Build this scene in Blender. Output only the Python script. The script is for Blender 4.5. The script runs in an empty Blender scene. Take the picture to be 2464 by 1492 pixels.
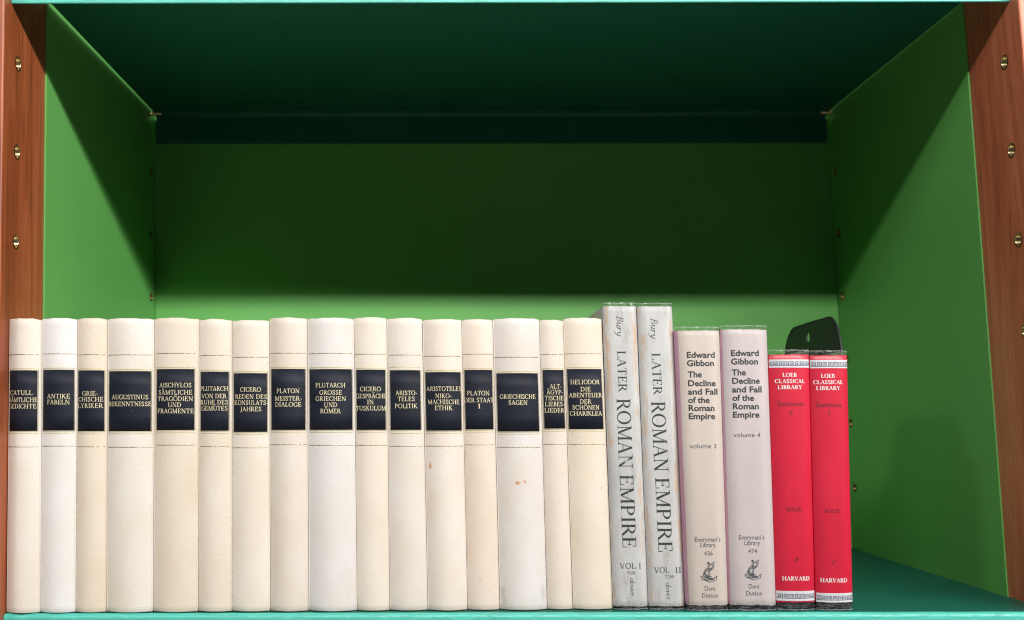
import bpy, bmesh, math, random
from mathutils import Vector, Matrix, noise
from mathutils.geometry import delaunay_2d_cdt

scene = bpy.context.scene
COL = scene.collection
rnd = random.Random(7)

# ------------------------------------------------------------------ camera
CAM_D, CAM_Z, PITCH, ROLL = 0.71643, 0.12113, 0.1001, -0.00175
LEAN = -0.02522          # the whole bookcase is racked: its uprights lean about 1.4 degrees

cam_data = bpy.data.cameras.new("camera")
cam = bpy.data.objects.new("camera", cam_data)
COL.objects.link(cam)
cp, sp = math.cos(PITCH), math.sin(PITCH)
cr, sr = math.cos(ROLL), math.sin(ROLL)
fwd = Vector((0, cp, sp)); right0 = Vector((1, 0, 0)); up0 = Vector((0, -sp, cp))
rgt = right0 * cr + up0 * sr
upv = up0 * cr - right0 * sr
m = Matrix.Identity(4)
for i in range(3):
    m[i][0], m[i][1], m[i][2] = rgt[i], upv[i], -fwd[i]
m.translation = Vector((0, -CAM_D, CAM_Z))
cam.matrix_world = m
cam_data.sensor_width = 36.0
cam_data.lens = 36.0 * 2661.88 / 2464.0
cam_data.shift_x = (1232.0 - 1086.22) / 2464.0
cam_data.clip_start, cam_data.clip_end = 0.01, 50.0
cam_data.dof.use_dof = True
cam_data.dof.focus_distance = 0.725
cam_data.dof.aperture_fstop = 10.0
scene.camera = cam

# ------------------------------------------------------------------ world, light, view
world = bpy.data.worlds.new("World")
scene.world = world
world.use_nodes = True
wn = world.node_tree
bg = wn.nodes["Background"]
# dim room ambience, with added glow from below to brighten the shelf underside
wtc = wn.nodes.new("ShaderNodeTexCoord"); wsep = wn.nodes.new("ShaderNodeSeparateXYZ"); wr = wn.nodes.new("ShaderNodeValToRGB")
wn.links.new(wtc.outputs["Generated"], wsep.inputs[0])
wmul = wn.nodes.new("ShaderNodeMath"); wmul.operation = 'MULTIPLY_ADD'; wmul.inputs[1].default_value = 0.5; wmul.inputs[2].default_value = 0.5
wn.links.new(wsep.outputs[2], wmul.inputs[0]); wn.links.new(wmul.outputs[0], wr.inputs[0])
wr.color_ramp.elements[0].position = 0.08; wr.color_ramp.elements[0].color = (0.46, 0.43, 0.39, 1)
e = wr.color_ramp.elements.new(0.42); e.color = (0.060, 0.055, 0.048, 1)
wr.color_ramp.elements[-1].position = 0.58; wr.color_ramp.elements[-1].color = (0.034, 0.031, 0.027, 1)
wn.links.new(wr.outputs[0], bg.inputs[0])
bg.inputs[1].default_value = 1.0


def area_lamp(name, loc, target, sx, sy, power, color):
    d = bpy.data.lights.new(name, 'AREA')
    d.shape = 'RECTANGLE'; d.size = sx; d.size_y = sy; d.energy = power; d.color = color
    o = bpy.data.objects.new(name, d)
    COL.objects.link(o)
    o.location = loc
    z = (Vector(loc) - Vector(target)).normalized()
    x = Vector((1, 0, 0)); x = (x - z * x.dot(z)).normalized()
    y = z.cross(x)
    mm = Matrix.Identity(4)
    for i in range(3):
        mm[i][0], mm[i][1], mm[i][2] = x[i], y[i], z[i]
    mm.translation = Vector(loc)
    o.matrix_world = mm
    return o


# the long tube over the aisle, running parallel to the shelf, and a small lamp far to the left
area_lamp("tube_lamp", (0.02, -1.2, 0.948), (0.02, 0.0, 0.2), 1.1, 0.05, 21.0, (1.0, 0.97, 0.925))
area_lamp("tube_lamp", (1.25, -1.2, 0.948), (0.6, 0.0, 0.2), 1.3, 0.05, 41.0, (1.0, 0.97, 0.925))
area_lamp("side_lamp", (-0.92, -0.80, 0.89), (0.0, 0.0, 0.15), 0.16, 0.16, 3.0, (1.0, 0.95, 0.88))

scene.view_settings.view_transform = 'Standard'
scene.view_settings.look = 'None'
scene.view_settings.exposure = 0.0
scene.view_settings.gamma = 1.0
scene.view_settings.use_curve_mapping = False
scene.render.engine = 'CYCLES'
scene.cycles.max_bounces = 10
scene.cycles.pixel_filter_type = 'BLACKMAN_HARRIS'
scene.cycles.filter_width = 1.15
scene.cycles.use_denoising = True
scene.cycles.denoising_prefilter = 'NONE'
scene.cycles.sample_clamp_indirect = 4.0
scene.cycles.transparent_max_bounces = 24
scene.cycles.caustics_reflective = False
scene.cycles.caustics_refractive = False


# ------------------------------------------------------------------ node helpers
def new_mat(name):
    mt = bpy.data.materials.new(name)
    mt.use_nodes = True
    nt = mt.node_tree
    for n in list(nt.nodes):
        nt.nodes.remove(n)
    out = nt.nodes.new("ShaderNodeOutputMaterial")
    return mt, nt, out


def N(nt, kind, **kw):
    n = nt.nodes.new(kind)
    for k, v in kw.items():
        if k.startswith("_"):
            setattr(n, k[1:], v)
        else:
            n.inputs[k.replace("__", " ")].default_value = v
    return n


def L(nt, a, b):
    nt.links.new(a, b)


def principled(nt, out, **kw):
    b = nt.nodes.new("ShaderNodeBsdfPrincipled")
    for k, v in kw.items():
        b.inputs[k.replace("__", " ")].default_value = v
    L(nt, b.outputs[0], out.inputs[0])
    return b


def math_node(nt, op, a, b=None, clamp=False):
    n = nt.nodes.new("ShaderNodeMath")
    n.operation = op; n.use_clamp = clamp
    for i, v in enumerate((a, b)):
        if v is None:
            continue
        if isinstance(v, (int, float)):
            n.inputs[i].default_value = v
        else:
            L(nt, v, n.inputs[i])
    return n.outputs[0]


def mix_col(nt, fac, a, b, mode='MIX'):
    n = nt.nodes.new("ShaderNodeMix")
    n.data_type = 'RGBA'; n.blend_type = mode
    for sock, v in ((n.inputs[0], fac), (n.inputs[6], a), (n.inputs[7], b)):
        if isinstance(v, (int, float)):
            sock.default_value = v
        elif isinstance(v, tuple):
            sock.default_value = v if len(v) == 4 else v + (1,)
        else:
            L(nt, v, sock)
    return n.outputs[2]


def ramp(nt, fac, stops):
    n = nt.nodes.new("ShaderNodeValToRGB")
    els = n.color_ramp.elements
    while len(els) < len(stops):
        els.new(0.5)
    for e, (p, c) in zip(els, stops):
        e.position = p
        e.color = c if len(c) == 4 else tuple(c) + (1,)
    L(nt, fac, n.inputs[0])
    return n.outputs[0]


def obj_coords(nt, scale=(1, 1, 1), rand=True):
    """object coordinates, shifted by the object's own random number so that no two things share a pattern"""
    tc = N(nt, "ShaderNodeTexCoord")
    mp = N(nt, "ShaderNodeMapping")
    mp.inputs["Scale"].default_value = scale
    L(nt, tc.outputs["Object"], mp.inputs["Vector"])
    return mp.outputs[0]


def rand_w(nt, k=37.0):
    oi = N(nt, "ShaderNodeObjectInfo")
    return math_node(nt, 'MULTIPLY', oi.outputs["Random"], k), oi


def noise4(nt, vec, scale, detail=3.0, rough=0.55, w=None):
    n = N(nt, "ShaderNodeTexNoise", _noise_dimensions='4D')
    n.inputs["Scale"].default_value = scale
    n.inputs["Detail"].default_value = detail
    n.inputs["Roughness"].default_value = rough
    L(nt, vec, n.inputs["Vector"])
    if w is not None:
        L(nt, w, n.inputs["W"])
    return n.outputs["Fac"]


def bump(nt, height, strength, dist, bsdf):
    b = N(nt, "ShaderNodeBump", Strength=strength, Distance=dist)
    L(nt, height, b.inputs["Height"])
    L(nt, b.outputs[0], bsdf.inputs["Normal"])
    return b


# ------------------------------------------------------------------ materials
def mat_wood(name, dark, mid, light, scale_x):
    mt, nt, out = new_mat(name)
    b = principled(nt, out, Roughness=0.42)
    w, oi = rand_w(nt)
    v = obj_coords(nt, (scale_x, scale_x, 3.0))
    warp = noise4(nt, obj_coords(nt, (5, 5, 2.2)), 2.0, 3.0, 0.5, w)
    n1 = N(nt, "ShaderNodeTexNoise", _noise_dimensions='4D', Scale=1.0, Detail=7.0, Roughness=0.66, Distortion=1.1)
    L(nt, v, n1.inputs["Vector"])
    L(nt, math_node(nt, 'ADD', w, math_node(nt, 'MULTIPLY', warp, 1.6)), n1.inputs["W"])
    pores = noise4(nt, obj_coords(nt, (900, 900, 22)), 1.0, 2.0, 0.6, w)
    c = ramp(nt, n1.outputs["Fac"], [(0.28, dark), (0.47, mid), (0.60, light), (0.74, mid)])
    pm = ramp(nt, pores, [(0.30, (0.62, 0.58, 0.55)), (0.48, (1, 1, 1))])
    c = mix_col(nt, 0.8, c, pm, 'MULTIPLY')
    L(nt, c, b.inputs["Base Color"])
    bump(nt, pores, 0.25, 0.0004, b)
    return mt


def mat_paint(name, color, rough, var=0.10, grain=0.05, grain_scale=700.0, smudge=0.06):
    mt, nt, out = new_mat(name)
    b = principled(nt, out, Roughness=rough)
    b.inputs["Specular IOR Level"].default_value = 0.36
    w, oi = rand_w(nt)
    v = obj_coords(nt)
    n = noise4(nt, v, 9.0, 4.0, 0.6, w)
    lo = tuple(max(0, c * (1 - var)) for c in color); hi = tuple(c * (1 + var) for c in color)
    c = ramp(nt, n, [(0.3, lo), (0.7, hi)])
    # a few rubbed patches, lighter and duller
    s = noise4(nt, v, 16.0, 6.0, 0.7, math_node(nt, 'ADD', w, 5.3))
    sm = ramp(nt, s, [(0.60, (0, 0, 0)), (0.78, (1, 1, 1))])
    c = mix_col(nt, math_node(nt, 'MULTIPLY', sm, smudge), c, tuple(min(1, k * 1.4 + 0.06) for k in color))
    L(nt, c, b.inputs["Base Color"])
    L(nt, math_node(nt, 'ADD', math_node(nt, 'MULTIPLY', sm, 0.12), rough), b.inputs["Roughness"])
    g = noise4(nt, v, grain_scale, 2.0, 0.5, w)
    bump(nt, g, grain, 0.0004, b)
    return mt


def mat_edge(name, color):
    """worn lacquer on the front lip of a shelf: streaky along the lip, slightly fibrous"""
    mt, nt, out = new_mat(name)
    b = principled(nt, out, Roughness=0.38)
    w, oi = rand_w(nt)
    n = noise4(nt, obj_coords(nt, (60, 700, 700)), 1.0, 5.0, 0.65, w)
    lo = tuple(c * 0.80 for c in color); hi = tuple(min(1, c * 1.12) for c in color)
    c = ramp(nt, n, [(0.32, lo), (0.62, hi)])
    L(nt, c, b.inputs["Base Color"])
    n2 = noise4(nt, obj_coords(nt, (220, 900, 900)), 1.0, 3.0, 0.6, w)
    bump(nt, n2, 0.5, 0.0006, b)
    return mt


def mat_metal(name, color, rough):
    mt, nt, out = new_mat(name)
    b = principled(nt, out, Metallic=1.0, Roughness=rough)
    w, oi = rand_w(nt)
    n = noise4(nt, obj_coords(nt), 400.0, 3.0, 0.6, w)
    c = ramp(nt, n, [(0.3, tuple(k * 0.72 for k in color)), (0.7, color)])
    L(nt, c, b.inputs["Base Color"])
    return mt


def mat_gilt(name, color, metallic, rough):
    mt, nt, out = new_mat(name)
    b = principled(nt, out, Metallic=metallic, Roughness=rough)
    w, oi = rand_w(nt)
    v = obj_coords(nt)
    n = noise4(nt, v, 900.0, 3.0, 0.7, w)
    c = ramp(nt, n, [(0.34, tuple(k * (0.72 if metallic < .5 else .45) for k in color)), (0.50, color), (0.70, tuple(min(1, k * 1.2) for k in color))])
    L(nt, c, b.inputs["Base Color"])
    bump(nt, n, 0.15 if metallic < .5 else 0.5, 0.0004, b)
    return mt


def mat_cream(name, stains=()):
    """cream leather: colour from the object's own colour, mottling, grain, and any named stains (x, z, rx, rz, colour, strength)"""
    mt, nt, out = new_mat(name)
    b = principled(nt, out, Roughness=0.46)
    b.inputs["Specular IOR Level"].default_value = 0.35
    w, oi = rand_w(nt)
    v = obj_coords(nt)
    mott = noise4(nt, obj_coords(nt, (1, 1, 0.55)), 42.0, 5.0, 0.62, w)
    base = oi.outputs["Color"]
    c = mix_col(nt, ramp(nt, mott, [(0.33, (0, 0, 0)), (0.66, (1, 1, 1))]), mix_col(nt, 1.0, base, (0.93, 0.885, 0.81), 'MULTIPLY'), base)
    # handled, slightly greyed patches
    d = noise4(nt, obj_coords(nt, (1, 1, 0.4)), 95.0, 6.0, 0.7, math_node(nt, 'ADD', w, 3.1))
    c = mix_col(nt, math_node(nt, 'MULTIPLY', ramp(nt, d, [(0.60, (0, 0, 0)), (0.80, (1, 1, 1))]), 0.40), c, (0.52, 0.49, 0.46))
    fl = noise4(nt, v, 210.0, 2.0, 0.5, math_node(nt, 'ADD', w, 9.0))
    c = mix_col(nt, math_node(nt, 'MULTIPLY', ramp(nt, fl, [(0.755, (0, 0, 0)), (0.80, (1, 1, 1))]), 0.45), c, (0.42, 0.34, 0.26))
    if stains:
        tc = N(nt, "ShaderNodeTexCoord")
        sep = N(nt, "ShaderNodeSeparateXYZ")
        L(nt, tc.outputs["Object"], sep.inputs[0])
        wob = noise4(nt, v, 420.0, 4.0, 0.65, w)
        for (sx, sz, rx, rz, col, st) in stains:
            dx = math_node(nt, 'DIVIDE', math_node(nt, 'SUBTRACT', sep.outputs[0], sx), rx)
            dz = math_node(nt, 'DIVIDE', math_node(nt, 'SUBTRACT', sep.outputs[2], sz), rz)
            r2 = math_node(nt, 'ADD', math_node(nt, 'MULTIPLY', dx, dx), math_node(nt, 'MULTIPLY', dz, dz))
            r2 = math_node(nt, 'ADD', r2, math_node(nt, 'MULTIPLY', math_node(nt, 'SUBTRACT', wob, 0.5), 5.0))
            fac = ramp(nt, r2, [(0.25, (1, 1, 1)), (0.95, (0, 0, 0))])
            c = mix_col(nt, math_node(nt, 'MULTIPLY', fac, st), c, col)
    L(nt, c, b.inputs["Base Color"])
    g1 = N(nt, "ShaderNodeTexVoronoi", _voronoi_dimensions='4D', Scale=1250.0)
    L(nt, obj_coords(nt, (0.7, 1, 1.1)), g1.inputs["Vector"]); L(nt, w, g1.inputs["W"])
    g2 = noise4(nt, v, 130.0, 4.0, 0.6, w)
    h = math_node(nt, 'ADD', math_node(nt, 'MULTIPLY', g1.outputs["Distance"], 0.55), math_node(nt, 'MULTIPLY', g2, 0.4))
    bump(nt, h, 0.34, 0.0005, b)
    return mt


def mat_black_leather(name):
    mt, nt, out = new_mat(name)
    b = principled(nt, out, Roughness=0.55)
    b.inputs["Specular IOR Level"].default_value = 0.20
    w, oi = rand_w(nt)
    v = obj_coords(nt)
    n = noise4(nt, v, 60.0, 4.0, 0.6, w)
    c = ramp(nt, n, [(0.3, (0.0065, 0.0080, 0.0150)), (0.7, (0.0110, 0.0140, 0.0260))])
    fl = noise4(nt, v, 800.0, 2.0, 0.5, w)
    c = mix_col(nt, math_node(nt, 'MULTIPLY', ramp(nt, fl, [(0.74, (0, 0, 0)), (0.80, (1, 1, 1))]), 0.35), c, (0.45, 0.46, 0.47))
    L(nt, c, b.inputs["Base Color"])
    g = N(nt, "ShaderNodeTexVoronoi", _voronoi_dimensions='4D', Scale=1500.0)
    L(nt, v, g.inputs["Vector"]); L(nt, w, g.inputs["W"])
    bump(nt, g.outputs["Distance"], 0.22, 0.0003, b)
    return mt


def mat_paper(name, color, color2, edge=None, edge_col=(0.55, 0.33, 0.18), edge_amt=0.0, rough=0.5, dirt=0.2):
    """printed paper; UV u runs 0..1 across the spine so that wear can follow its two long edges"""
    mt, nt, out = new_mat(name)
    b = principled(nt, out, Roughness=rough)
    w, oi = rand_w(nt)
    v = obj_coords(nt, (1, 1, 0.5))
    n = noise4(nt, v, 55.0, 5.0, 0.62, w)
    c = ramp(nt, n, [(0.32, color), (0.68, color2)])
    d = noise4(nt, obj_coords(nt, (1, 1, 0.22)), 170.0, 6.0, 0.72, math_node(nt, 'ADD', w, 4.0))
    c = mix_col(nt, math_node(nt, 'MULTIPLY', ramp(nt, d, [(0.54, (0, 0, 0)), (0.70, (1, 1, 1))]), dirt), c, (0.33, 0.29, 0.26))
    if edge_amt:
        uv = N(nt, "ShaderNodeUVMap")
        sep = N(nt, "ShaderNodeSeparateXYZ")
        L(nt, uv.outputs[0], sep.inputs[0])
        t = math_node(nt, 'ABSOLUTE', math_node(nt, 'SUBTRACT', math_node(nt, 'MULTIPLY', sep.outputs[0], 2.0), 1.0))
        e = noise4(nt, obj_coords(nt, (1, 1, 0.16)), 330.0, 6.0, 0.75, math_node(nt, 'ADD', w, 8.0))
        near = ramp(nt, t, [(0.55, (0, 0, 0)), (edge, (1, 1, 1)), (0.98, (0.2, 0.2, 0.2))])
        k = math_node(nt, 'MULTIPLY', near, ramp(nt, e, [(0.50, (0, 0, 0)), (0.58, (1, 1, 1))]))
        c = mix_col(nt, math_node(nt, 'MULTIPLY', k, edge_amt), c, edge_col)
    L(nt, c, b.inputs["Base Color"])
    cre = noise4(nt, v, 120.0, 5.0, 0.6, w)
    bump(nt, cre, 0.30, 0.0008, b)
    return mt


def mat_ink(name, color, rough=0.5, wear=0.0, under=(0.8, 0.8, 0.8)):
    mt, nt, out = new_mat(name)
    b = principled(nt, out, Roughness=rough)
    w, oi = rand_w(nt)
    n = noise4(nt, obj_coords(nt), 420.0, 4.0, 0.65, w)
    c = ramp(nt, n, [(0.3, tuple(k * 0.8 for k in color)), (0.7, tuple(min(1, k * 1.2) for k in color))])
    if wear:
        s = noise4(nt, obj_coords(nt, (1, 1, 0.5)), 260.0, 6.0, 0.75, math_node(nt, 'ADD', w, 2.0))
        c = mix_col(nt, math_node(nt, 'MULTIPLY', ramp(nt, s, [(0.60, (0, 0, 0)), (0.68, (1, 1, 1))]), wear), c, under)
    L(nt, c, b.inputs["Base Color"])
    return mt


def mat_film(name):
    """clear plastic film; UV v is the distance to its nearest free edge, where it is creased and painted highlights whiten folds and rim"""
    mt, nt, out = new_mat(name)
    w, oi = rand_w(nt)
    uv = N(nt, "ShaderNodeUVMap")
    sep = N(nt, "ShaderNodeSeparateXYZ")
    L(nt, uv.outputs[0], sep.inputs[0])
    edge = ramp(nt, math_node(nt, 'MULTIPLY', sep.outputs[1], 100.0), [(0.15, (1, 1, 1)), (0.75, (0, 0, 0))])
    tr = N(nt, "ShaderNodeBsdfTransparent", Color=(0.975, 0.985, 0.98, 1))
    gl = N(nt, "ShaderNodeBsdfGlossy", Roughness=0.22)
    df = N(nt, "ShaderNodeBsdfDiffuse", Color=(0.80, 0.82, 0.82, 1))
    h = noise4(nt, obj_coords(nt, (1, 1, 2.2)), 190.0, 4.0, 0.62, w)
    bp = N(nt, "ShaderNodeBump", Distance=0.0010)
    L(nt, math_node(nt, 'ADD', math_node(nt, 'MULTIPLY', edge, 0.22), 0.12), bp.inputs["Strength"])
    L(nt, h, bp.inputs["Height"])
    L(nt, bp.outputs[0], gl.inputs["Normal"])
    lw = N(nt, "ShaderNodeLayerWeight", Blend=0.32)
    L(nt, bp.outputs[0], lw.inputs["Normal"])
    f = math_node(nt, 'ADD', math_node(nt, 'MULTIPLY', lw.outputs["Fresnel"], 0.45), 0.010)
    f = math_node(nt, 'ADD', f, math_node(nt, 'MULTIPLY', edge, 0.02), True)
    crease = noise4(nt, obj_coords(nt, (1, 1, 4.5)), 150.0, 3.0, 0.6, math_node(nt, 'ADD', w, 6.0))
    lines = ramp(nt, crease, [(0.455, (0, 0, 0)), (0.495, (1, 1, 1)), (0.505, (1, 1, 1)), (0.545, (0, 0, 0))])  # whitish fold lines, crinkle highlights painted into the film
    hz = math_node(nt, 'ADD', math_node(nt, 'MULTIPLY', edge, math_node(nt, 'ADD', math_node(nt, 'MULTIPLY', lines, 0.09), 0.0)), 0.006)
    rim = ramp(nt, math_node(nt, 'MULTIPLY', sep.outputs[1], 1000.0), [(0.0, (1, 1, 1)), (0.65, (0, 0, 0))])  # pale line along the free edge, a highlight painted as haze
    hz = math_node(nt, 'ADD', hz, math_node(nt, 'MULTIPLY', rim, 0.30))
    m1 = N(nt, "ShaderNodeMixShader"); L(nt, f, m1.inputs[0]); L(nt, tr.outputs[0], m1.inputs[1]); L(nt, gl.outputs[0], m1.inputs[2])
    m2 = N(nt, "ShaderNodeMixShader"); L(nt, hz, m2.inputs[0])
    L(nt, m1.outputs[0], m2.inputs[1]); L(nt, df.outputs[0], m2.inputs[2])
    L(nt, m2.outputs[0], out.inputs[0])
    return mt


WOOD_L = mat_wood("wood_post", (0.145, 0.034, 0.012), (0.315, 0.076, 0.026), (0.40, 0.113, 0.044), 60.0)
WOOD_R = mat_wood("wood_post_lighter", (0.27, 0.066, 0.032), (0.48, 0.128, 0.064), (0.58, 0.178, 0.094), 38.0)
GREEN = mat_paint("green_paint", (0.126, 0.392, 0.096), 0.46, var=0.05, grain=0.08, smudge=0.14)
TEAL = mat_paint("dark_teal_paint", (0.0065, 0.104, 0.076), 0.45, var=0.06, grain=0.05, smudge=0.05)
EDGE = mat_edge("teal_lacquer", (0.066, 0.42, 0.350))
BRASS = mat_metal("brass", (0.66, 0.52, 0.30), 0.27)
BRASS_DARK = mat_metal("tarnished_brass", (0.36, 0.23, 0.11), 0.40)
GILT = mat_gilt("gilt", (0.68, 0.61, 0.40), 0.15, 0.35)
GILT_LINE = mat_gilt("gilt_line", (0.60, 0.52, 0.34), 0.9, 0.30)
LEATHER = mat_cream("cream_leather")
BLACK_LEATHER = mat_black_leather("black_leather")
PAGES = mat_paper("page_paper", (0.70, 0.62, 0.47), (0.78, 0.70, 0.56), rough=0.8, dirt=0.1)
WHITE_PAPER = mat_paper("worn_white_card", (0.48, 0.475, 0.485), (0.60, 0.592, 0.595), edge=0.84, edge_col=(0.56, 0.34, 0.19), edge_amt=0.95, rough=0.5, dirt=0.6)
PINK_PAPER = mat_paper("faded_paper_beige", (0.565, 0.485, 0.450), (0.605, 0.520, 0.472), rough=0.5, dirt=0.08)
LILAC_PAPER = mat_paper("faded_paper_lilac", (0.535, 0.465, 0.480), (0.580, 0.505, 0.510), rough=0.5, dirt=0.06)
MAUVE_PAPER = mat_paper("mauve_paper", (0.46, 0.24, 0.33), (0.52, 0.29, 0.38), rough=0.5, dirt=0.06)
RED_PAPER = mat_paper("red_paper", (0.58, 0.006, 0.036), (0.65, 0.010, 0.046), rough=0.35, dirt=0.03)
BAND_WHITE = mat_paper("white_band", (0.66, 0.66, 0.71), (0.72, 0.72, 0.77), rough=0.4, dirt=0.05)
INK = mat_ink("black_ink", (0.020, 0.026, 0.032))
INK_WORN = mat_ink("worn_black_ink", (0.022, 0.032, 0.036), wear=0.75, under=(0.62, 0.60, 0.60))
INK_GREY = mat_ink("grey_ink", (0.075, 0.085, 0.100))
INK_NAVY = mat_ink("navy_ink", (0.030, 0.050, 0.105))
INK_MAROON = mat_ink("dark_ink_on_red", (0.085, 0.008, 0.016))
INK_WHITE = mat_ink("white_ink", (0.80, 0.72, 0.72))
DARK_CLOTH_SHADE = mat_paint("dark_cloth_and_shade", (0.014, 0.014, 0.018), 0.6, var=0.2, grain=0.3, smudge=0.0)  # cloth colour that also paints the shade at the books' feet
FILM = mat_film("clear_plastic_film")
BLACK_METAL = mat_paint("black_enamel", (0.006, 0.013, 0.010), 0.55, var=0.05, grain=0.02, smudge=0.02)


# ------------------------------------------------------------------ mesh helpers
def lean(v):
    return Vector((v[0] + LEAN * (v[2] - 0.2), v[1], v[2]))


class MB:
    """collects faces in upright bookcase coordinates; build() leans them with the bookcase and links ONE mesh object"""
    def __init__(self):
        self.v, self.f, self.m, self.uv, self.smooth = [], [], [], [], []

    def add(self, verts, faces, mat=0, uvs=None, smooth=False):
        o = len(self.v)
        self.v += [tuple(p) for p in verts]
        self.uv += list(uvs) if uvs else [(0.5, 0.0)] * len(verts)
        for f in faces:
            self.f.append([i + o for i in f]); self.m.append(mat); self.smooth.append(smooth)

    def box(self, x0, x1, y0, y1, z0, z1, mat=0):
        v = [(x, y, z) for z in (z0, z1) for y in (y0, y1) for x in (x0, x1)]
        self.add(v, [(0, 2, 3, 1), (4, 5, 7, 6), (0, 1, 5, 4), (2, 6, 7, 3), (0, 4, 6, 2), (1, 3, 7, 5)], mat)

    def prism_x(self, prof, x0, x1, mat=0, smooth=False):
        """closed (y, z) outline extruded along x"""
        n = len(prof)
        v = [(x0, y, z) for y, z in prof] + [(x1, y, z) for y, z in prof]
        self.add(v, [(i, (i + 1) % n, n + (i + 1) % n, n + i) for i in range(n)], mat, smooth=smooth)
        self.add(v, [tuple(range(n)), tuple(reversed(range(n, 2 * n)))], mat)

    def build(self, name, mats, parent=None, bevel=0.0, fix=True):
        me = bpy.data.meshes.new(name)
        base = parent.matrix_world.translation.copy() if parent else Vector((0, 0, 0))
        par = parent
        base = Vector((0, 0, 0))
        while par is not None:
            base += par.location
            par = par.parent
        me.from_pydata([lean(p) - base for p in self.v], [], self.f)
        for mt in mats:
            me.materials.append(mt)
        for p, mi, s in zip(me.polygons, self.m, self.smooth):
            p.material_index = mi
            p.use_smooth = s
        uvl = me.uv_layers.new(name="UVMap")
        for lp in me.loops:
            uvl.data[lp.index].uv = self.uv[lp.vertex_index]
        me.update()
        if fix:
            bm = bmesh.new(); bm.from_mesh(me)
            bmesh.ops.recalc_face_normals(bm, faces=bm.faces)
            bm.to_mesh(me); bm.free()
        o = bpy.data.objects.new(name, me)
        COL.objects.link(o)
        o.parent = parent
        if bevel:
            b = o.modifiers.new("bevel", 'BEVEL')
            b.width = bevel; b.segments = 2; b.limit_method = 'ANGLE'; b.angle_limit = 0.6
        return o


def empty(name, loc, label, cat, group=None):
    o = bpy.data.objects.new(name, None)
    COL.objects.link(o)
    o.location = loc
    o.empty_display_size = 0.02
    o["label"] = label; o["category"] = cat
    if group:
        o["group"] = group
    return o


def plate_with_holes(outer, holes):
    """2-D polygon with round/any holes -> verts, triangles"""
    pts, faces = list(outer), [list(range(len(outer)))]
    for h in holes:
        faces.append(list(range(len(pts), len(pts) + len(h))))
        pts += h
    r = delaunay_2d_cdt([Vector(p) for p in pts], [], faces, 0, 1e-7)
    return [tuple(p) for p in r[0]], [f for f, src in zip(r[2], r[5]) if src == [0]]


def circle(cx, cy, r, n=20, ry=None):
    ry = ry or r
    return [(cx + r * math.cos(2 * math.pi * i / n), cy + ry * math.sin(2 * math.pi * i / n)) for i in range(n)]


# ------------------------------------------------------------------ lettering
# A hand-cut roman alphabet (cap height 1): every stroke is a centre line; 'K' broad, 'n' hairline, 'a' broad where it runs upright
def bez(p0, p1, p2, p3, n=10):
    out = []
    for i in range(n + 1):
        t = i / n; u = 1 - t
        out.append((u**3 * p0[0] + 3 * u*u*t * p1[0] + 3 * u*t*t * p2[0] + t**3 * p3[0],
                    u**3 * p0[1] + 3 * u*u*t * p1[1] + 3 * u*t*t * p2[1] + t**3 * p3[1]))
    return out


def arc(cx, cy, rx, ry, a0, a1, n=22):
    return [(cx + rx * math.cos(math.radians(a0 + (a1 - a0) * i / n)), cy + ry * math.sin(math.radians(a0 + (a1 - a0) * i / n))) for i in range(n + 1)]


def stem(x, y0=0.0, y1=1.0, s0=1, s1=1, w=0.13):
    out = [('K', [(x, y0), (x, y1)])]
    if s0: out.append(('s', [(x - w, y0 + .02), (x + w, y0 + .02)]))
    if s1: out.append(('s', [(x - w, y1 - .02), (x + w, y1 - .02)]))
    return out


def hair(x, y0=0.0, y1=1.0, s0=1, s1=1, w=0.12):
    out = [('n', [(x, y0), (x, y1)])]
    if s0: out.append(('s', [(x - w, y0 + .02), (x + w, y0 + .02)]))
    if s1: out.append(('s', [(x - w, y1 - .02), (x + w, y1 - .02)]))
    return out


def bar(x0, x1, y, e=0.0):
    out = [('n', [(x0, y), (x1, y)])]
    if e: out.append(('n', [(x1, y - .02 if e > 0 else y + .02), (x1, y + e)]))
    return out


def dots(cx, y=1.17, d=0.14):
    return [('d', circle(cx - d, y + .02, 0.085, 10)), ('d', circle(cx + d, y + .02, 0.085, 10))]


GLYPH = {}


def G(ch, adv, *parts):
    GLYPH[ch] = (adv, [s for p in parts for s in (p if isinstance(p, list) else [p])])


A_ = [('n', [(.09, 0), (.385, 1.0)]), ('K', [(.375, 1.0), (.69, 0)]), ('n', [(.19, .34), (.58, .34)]),
      ('s', [(-.02, .02), (.20, .02)]), ('s', [(.56, .02), (.82, .02)])]
G('A', .80, A_); G('Ä', .80, A_, dots(.385, 1.20))
G('B', .66, stem(.15, s0=0, s1=0), ('s', [(.02, .98), (.2, .98)]), ('s', [(.02, .02), (.2, .02)]),
  ('a', bez((.15, .975), (.60, 1.02), (.60, .52), (.15, .525))), ('a', bez((.15, .525), (.72, .56), (.72, -.03), (.15, .025))))
G('C', .76, ('a', arc(.43, .5, .36, .485, 48, 312)), ('n', [(.69, .70), (.69, .96)]), ('n', [(.70, .28), (.66, .12)]))
G('D', .82, stem(.15, s0=0, s1=0), ('s', [(.02, .98), (.2, .98)]), ('s', [(.02, .02), (.2, .02)]),
  ('a', bez((.15, .975), (.92, 1.03), (.92, -.03), (.15, .025), 18)))
E_ = stem(.15, s0=0, s1=0) + [('s', [(.02, .98), (.2, .98)]), ('s', [(.02, .02), (.2, .02)])]
G('E', .66, E_, bar(.15, .54, .975, -.22), bar(.15, .44, .52), ('n', [(.44, .41), (.44, .63)]), bar(.15, .59, .025, .24))
G('F', .62, stem(.15, s1=0), ('s', [(.02, .98), (.2, .98)]), bar(.15, .55, .975, -.22), bar(.15, .44, .52), ('n', [(.44, .41), (.44, .63)]))
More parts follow.
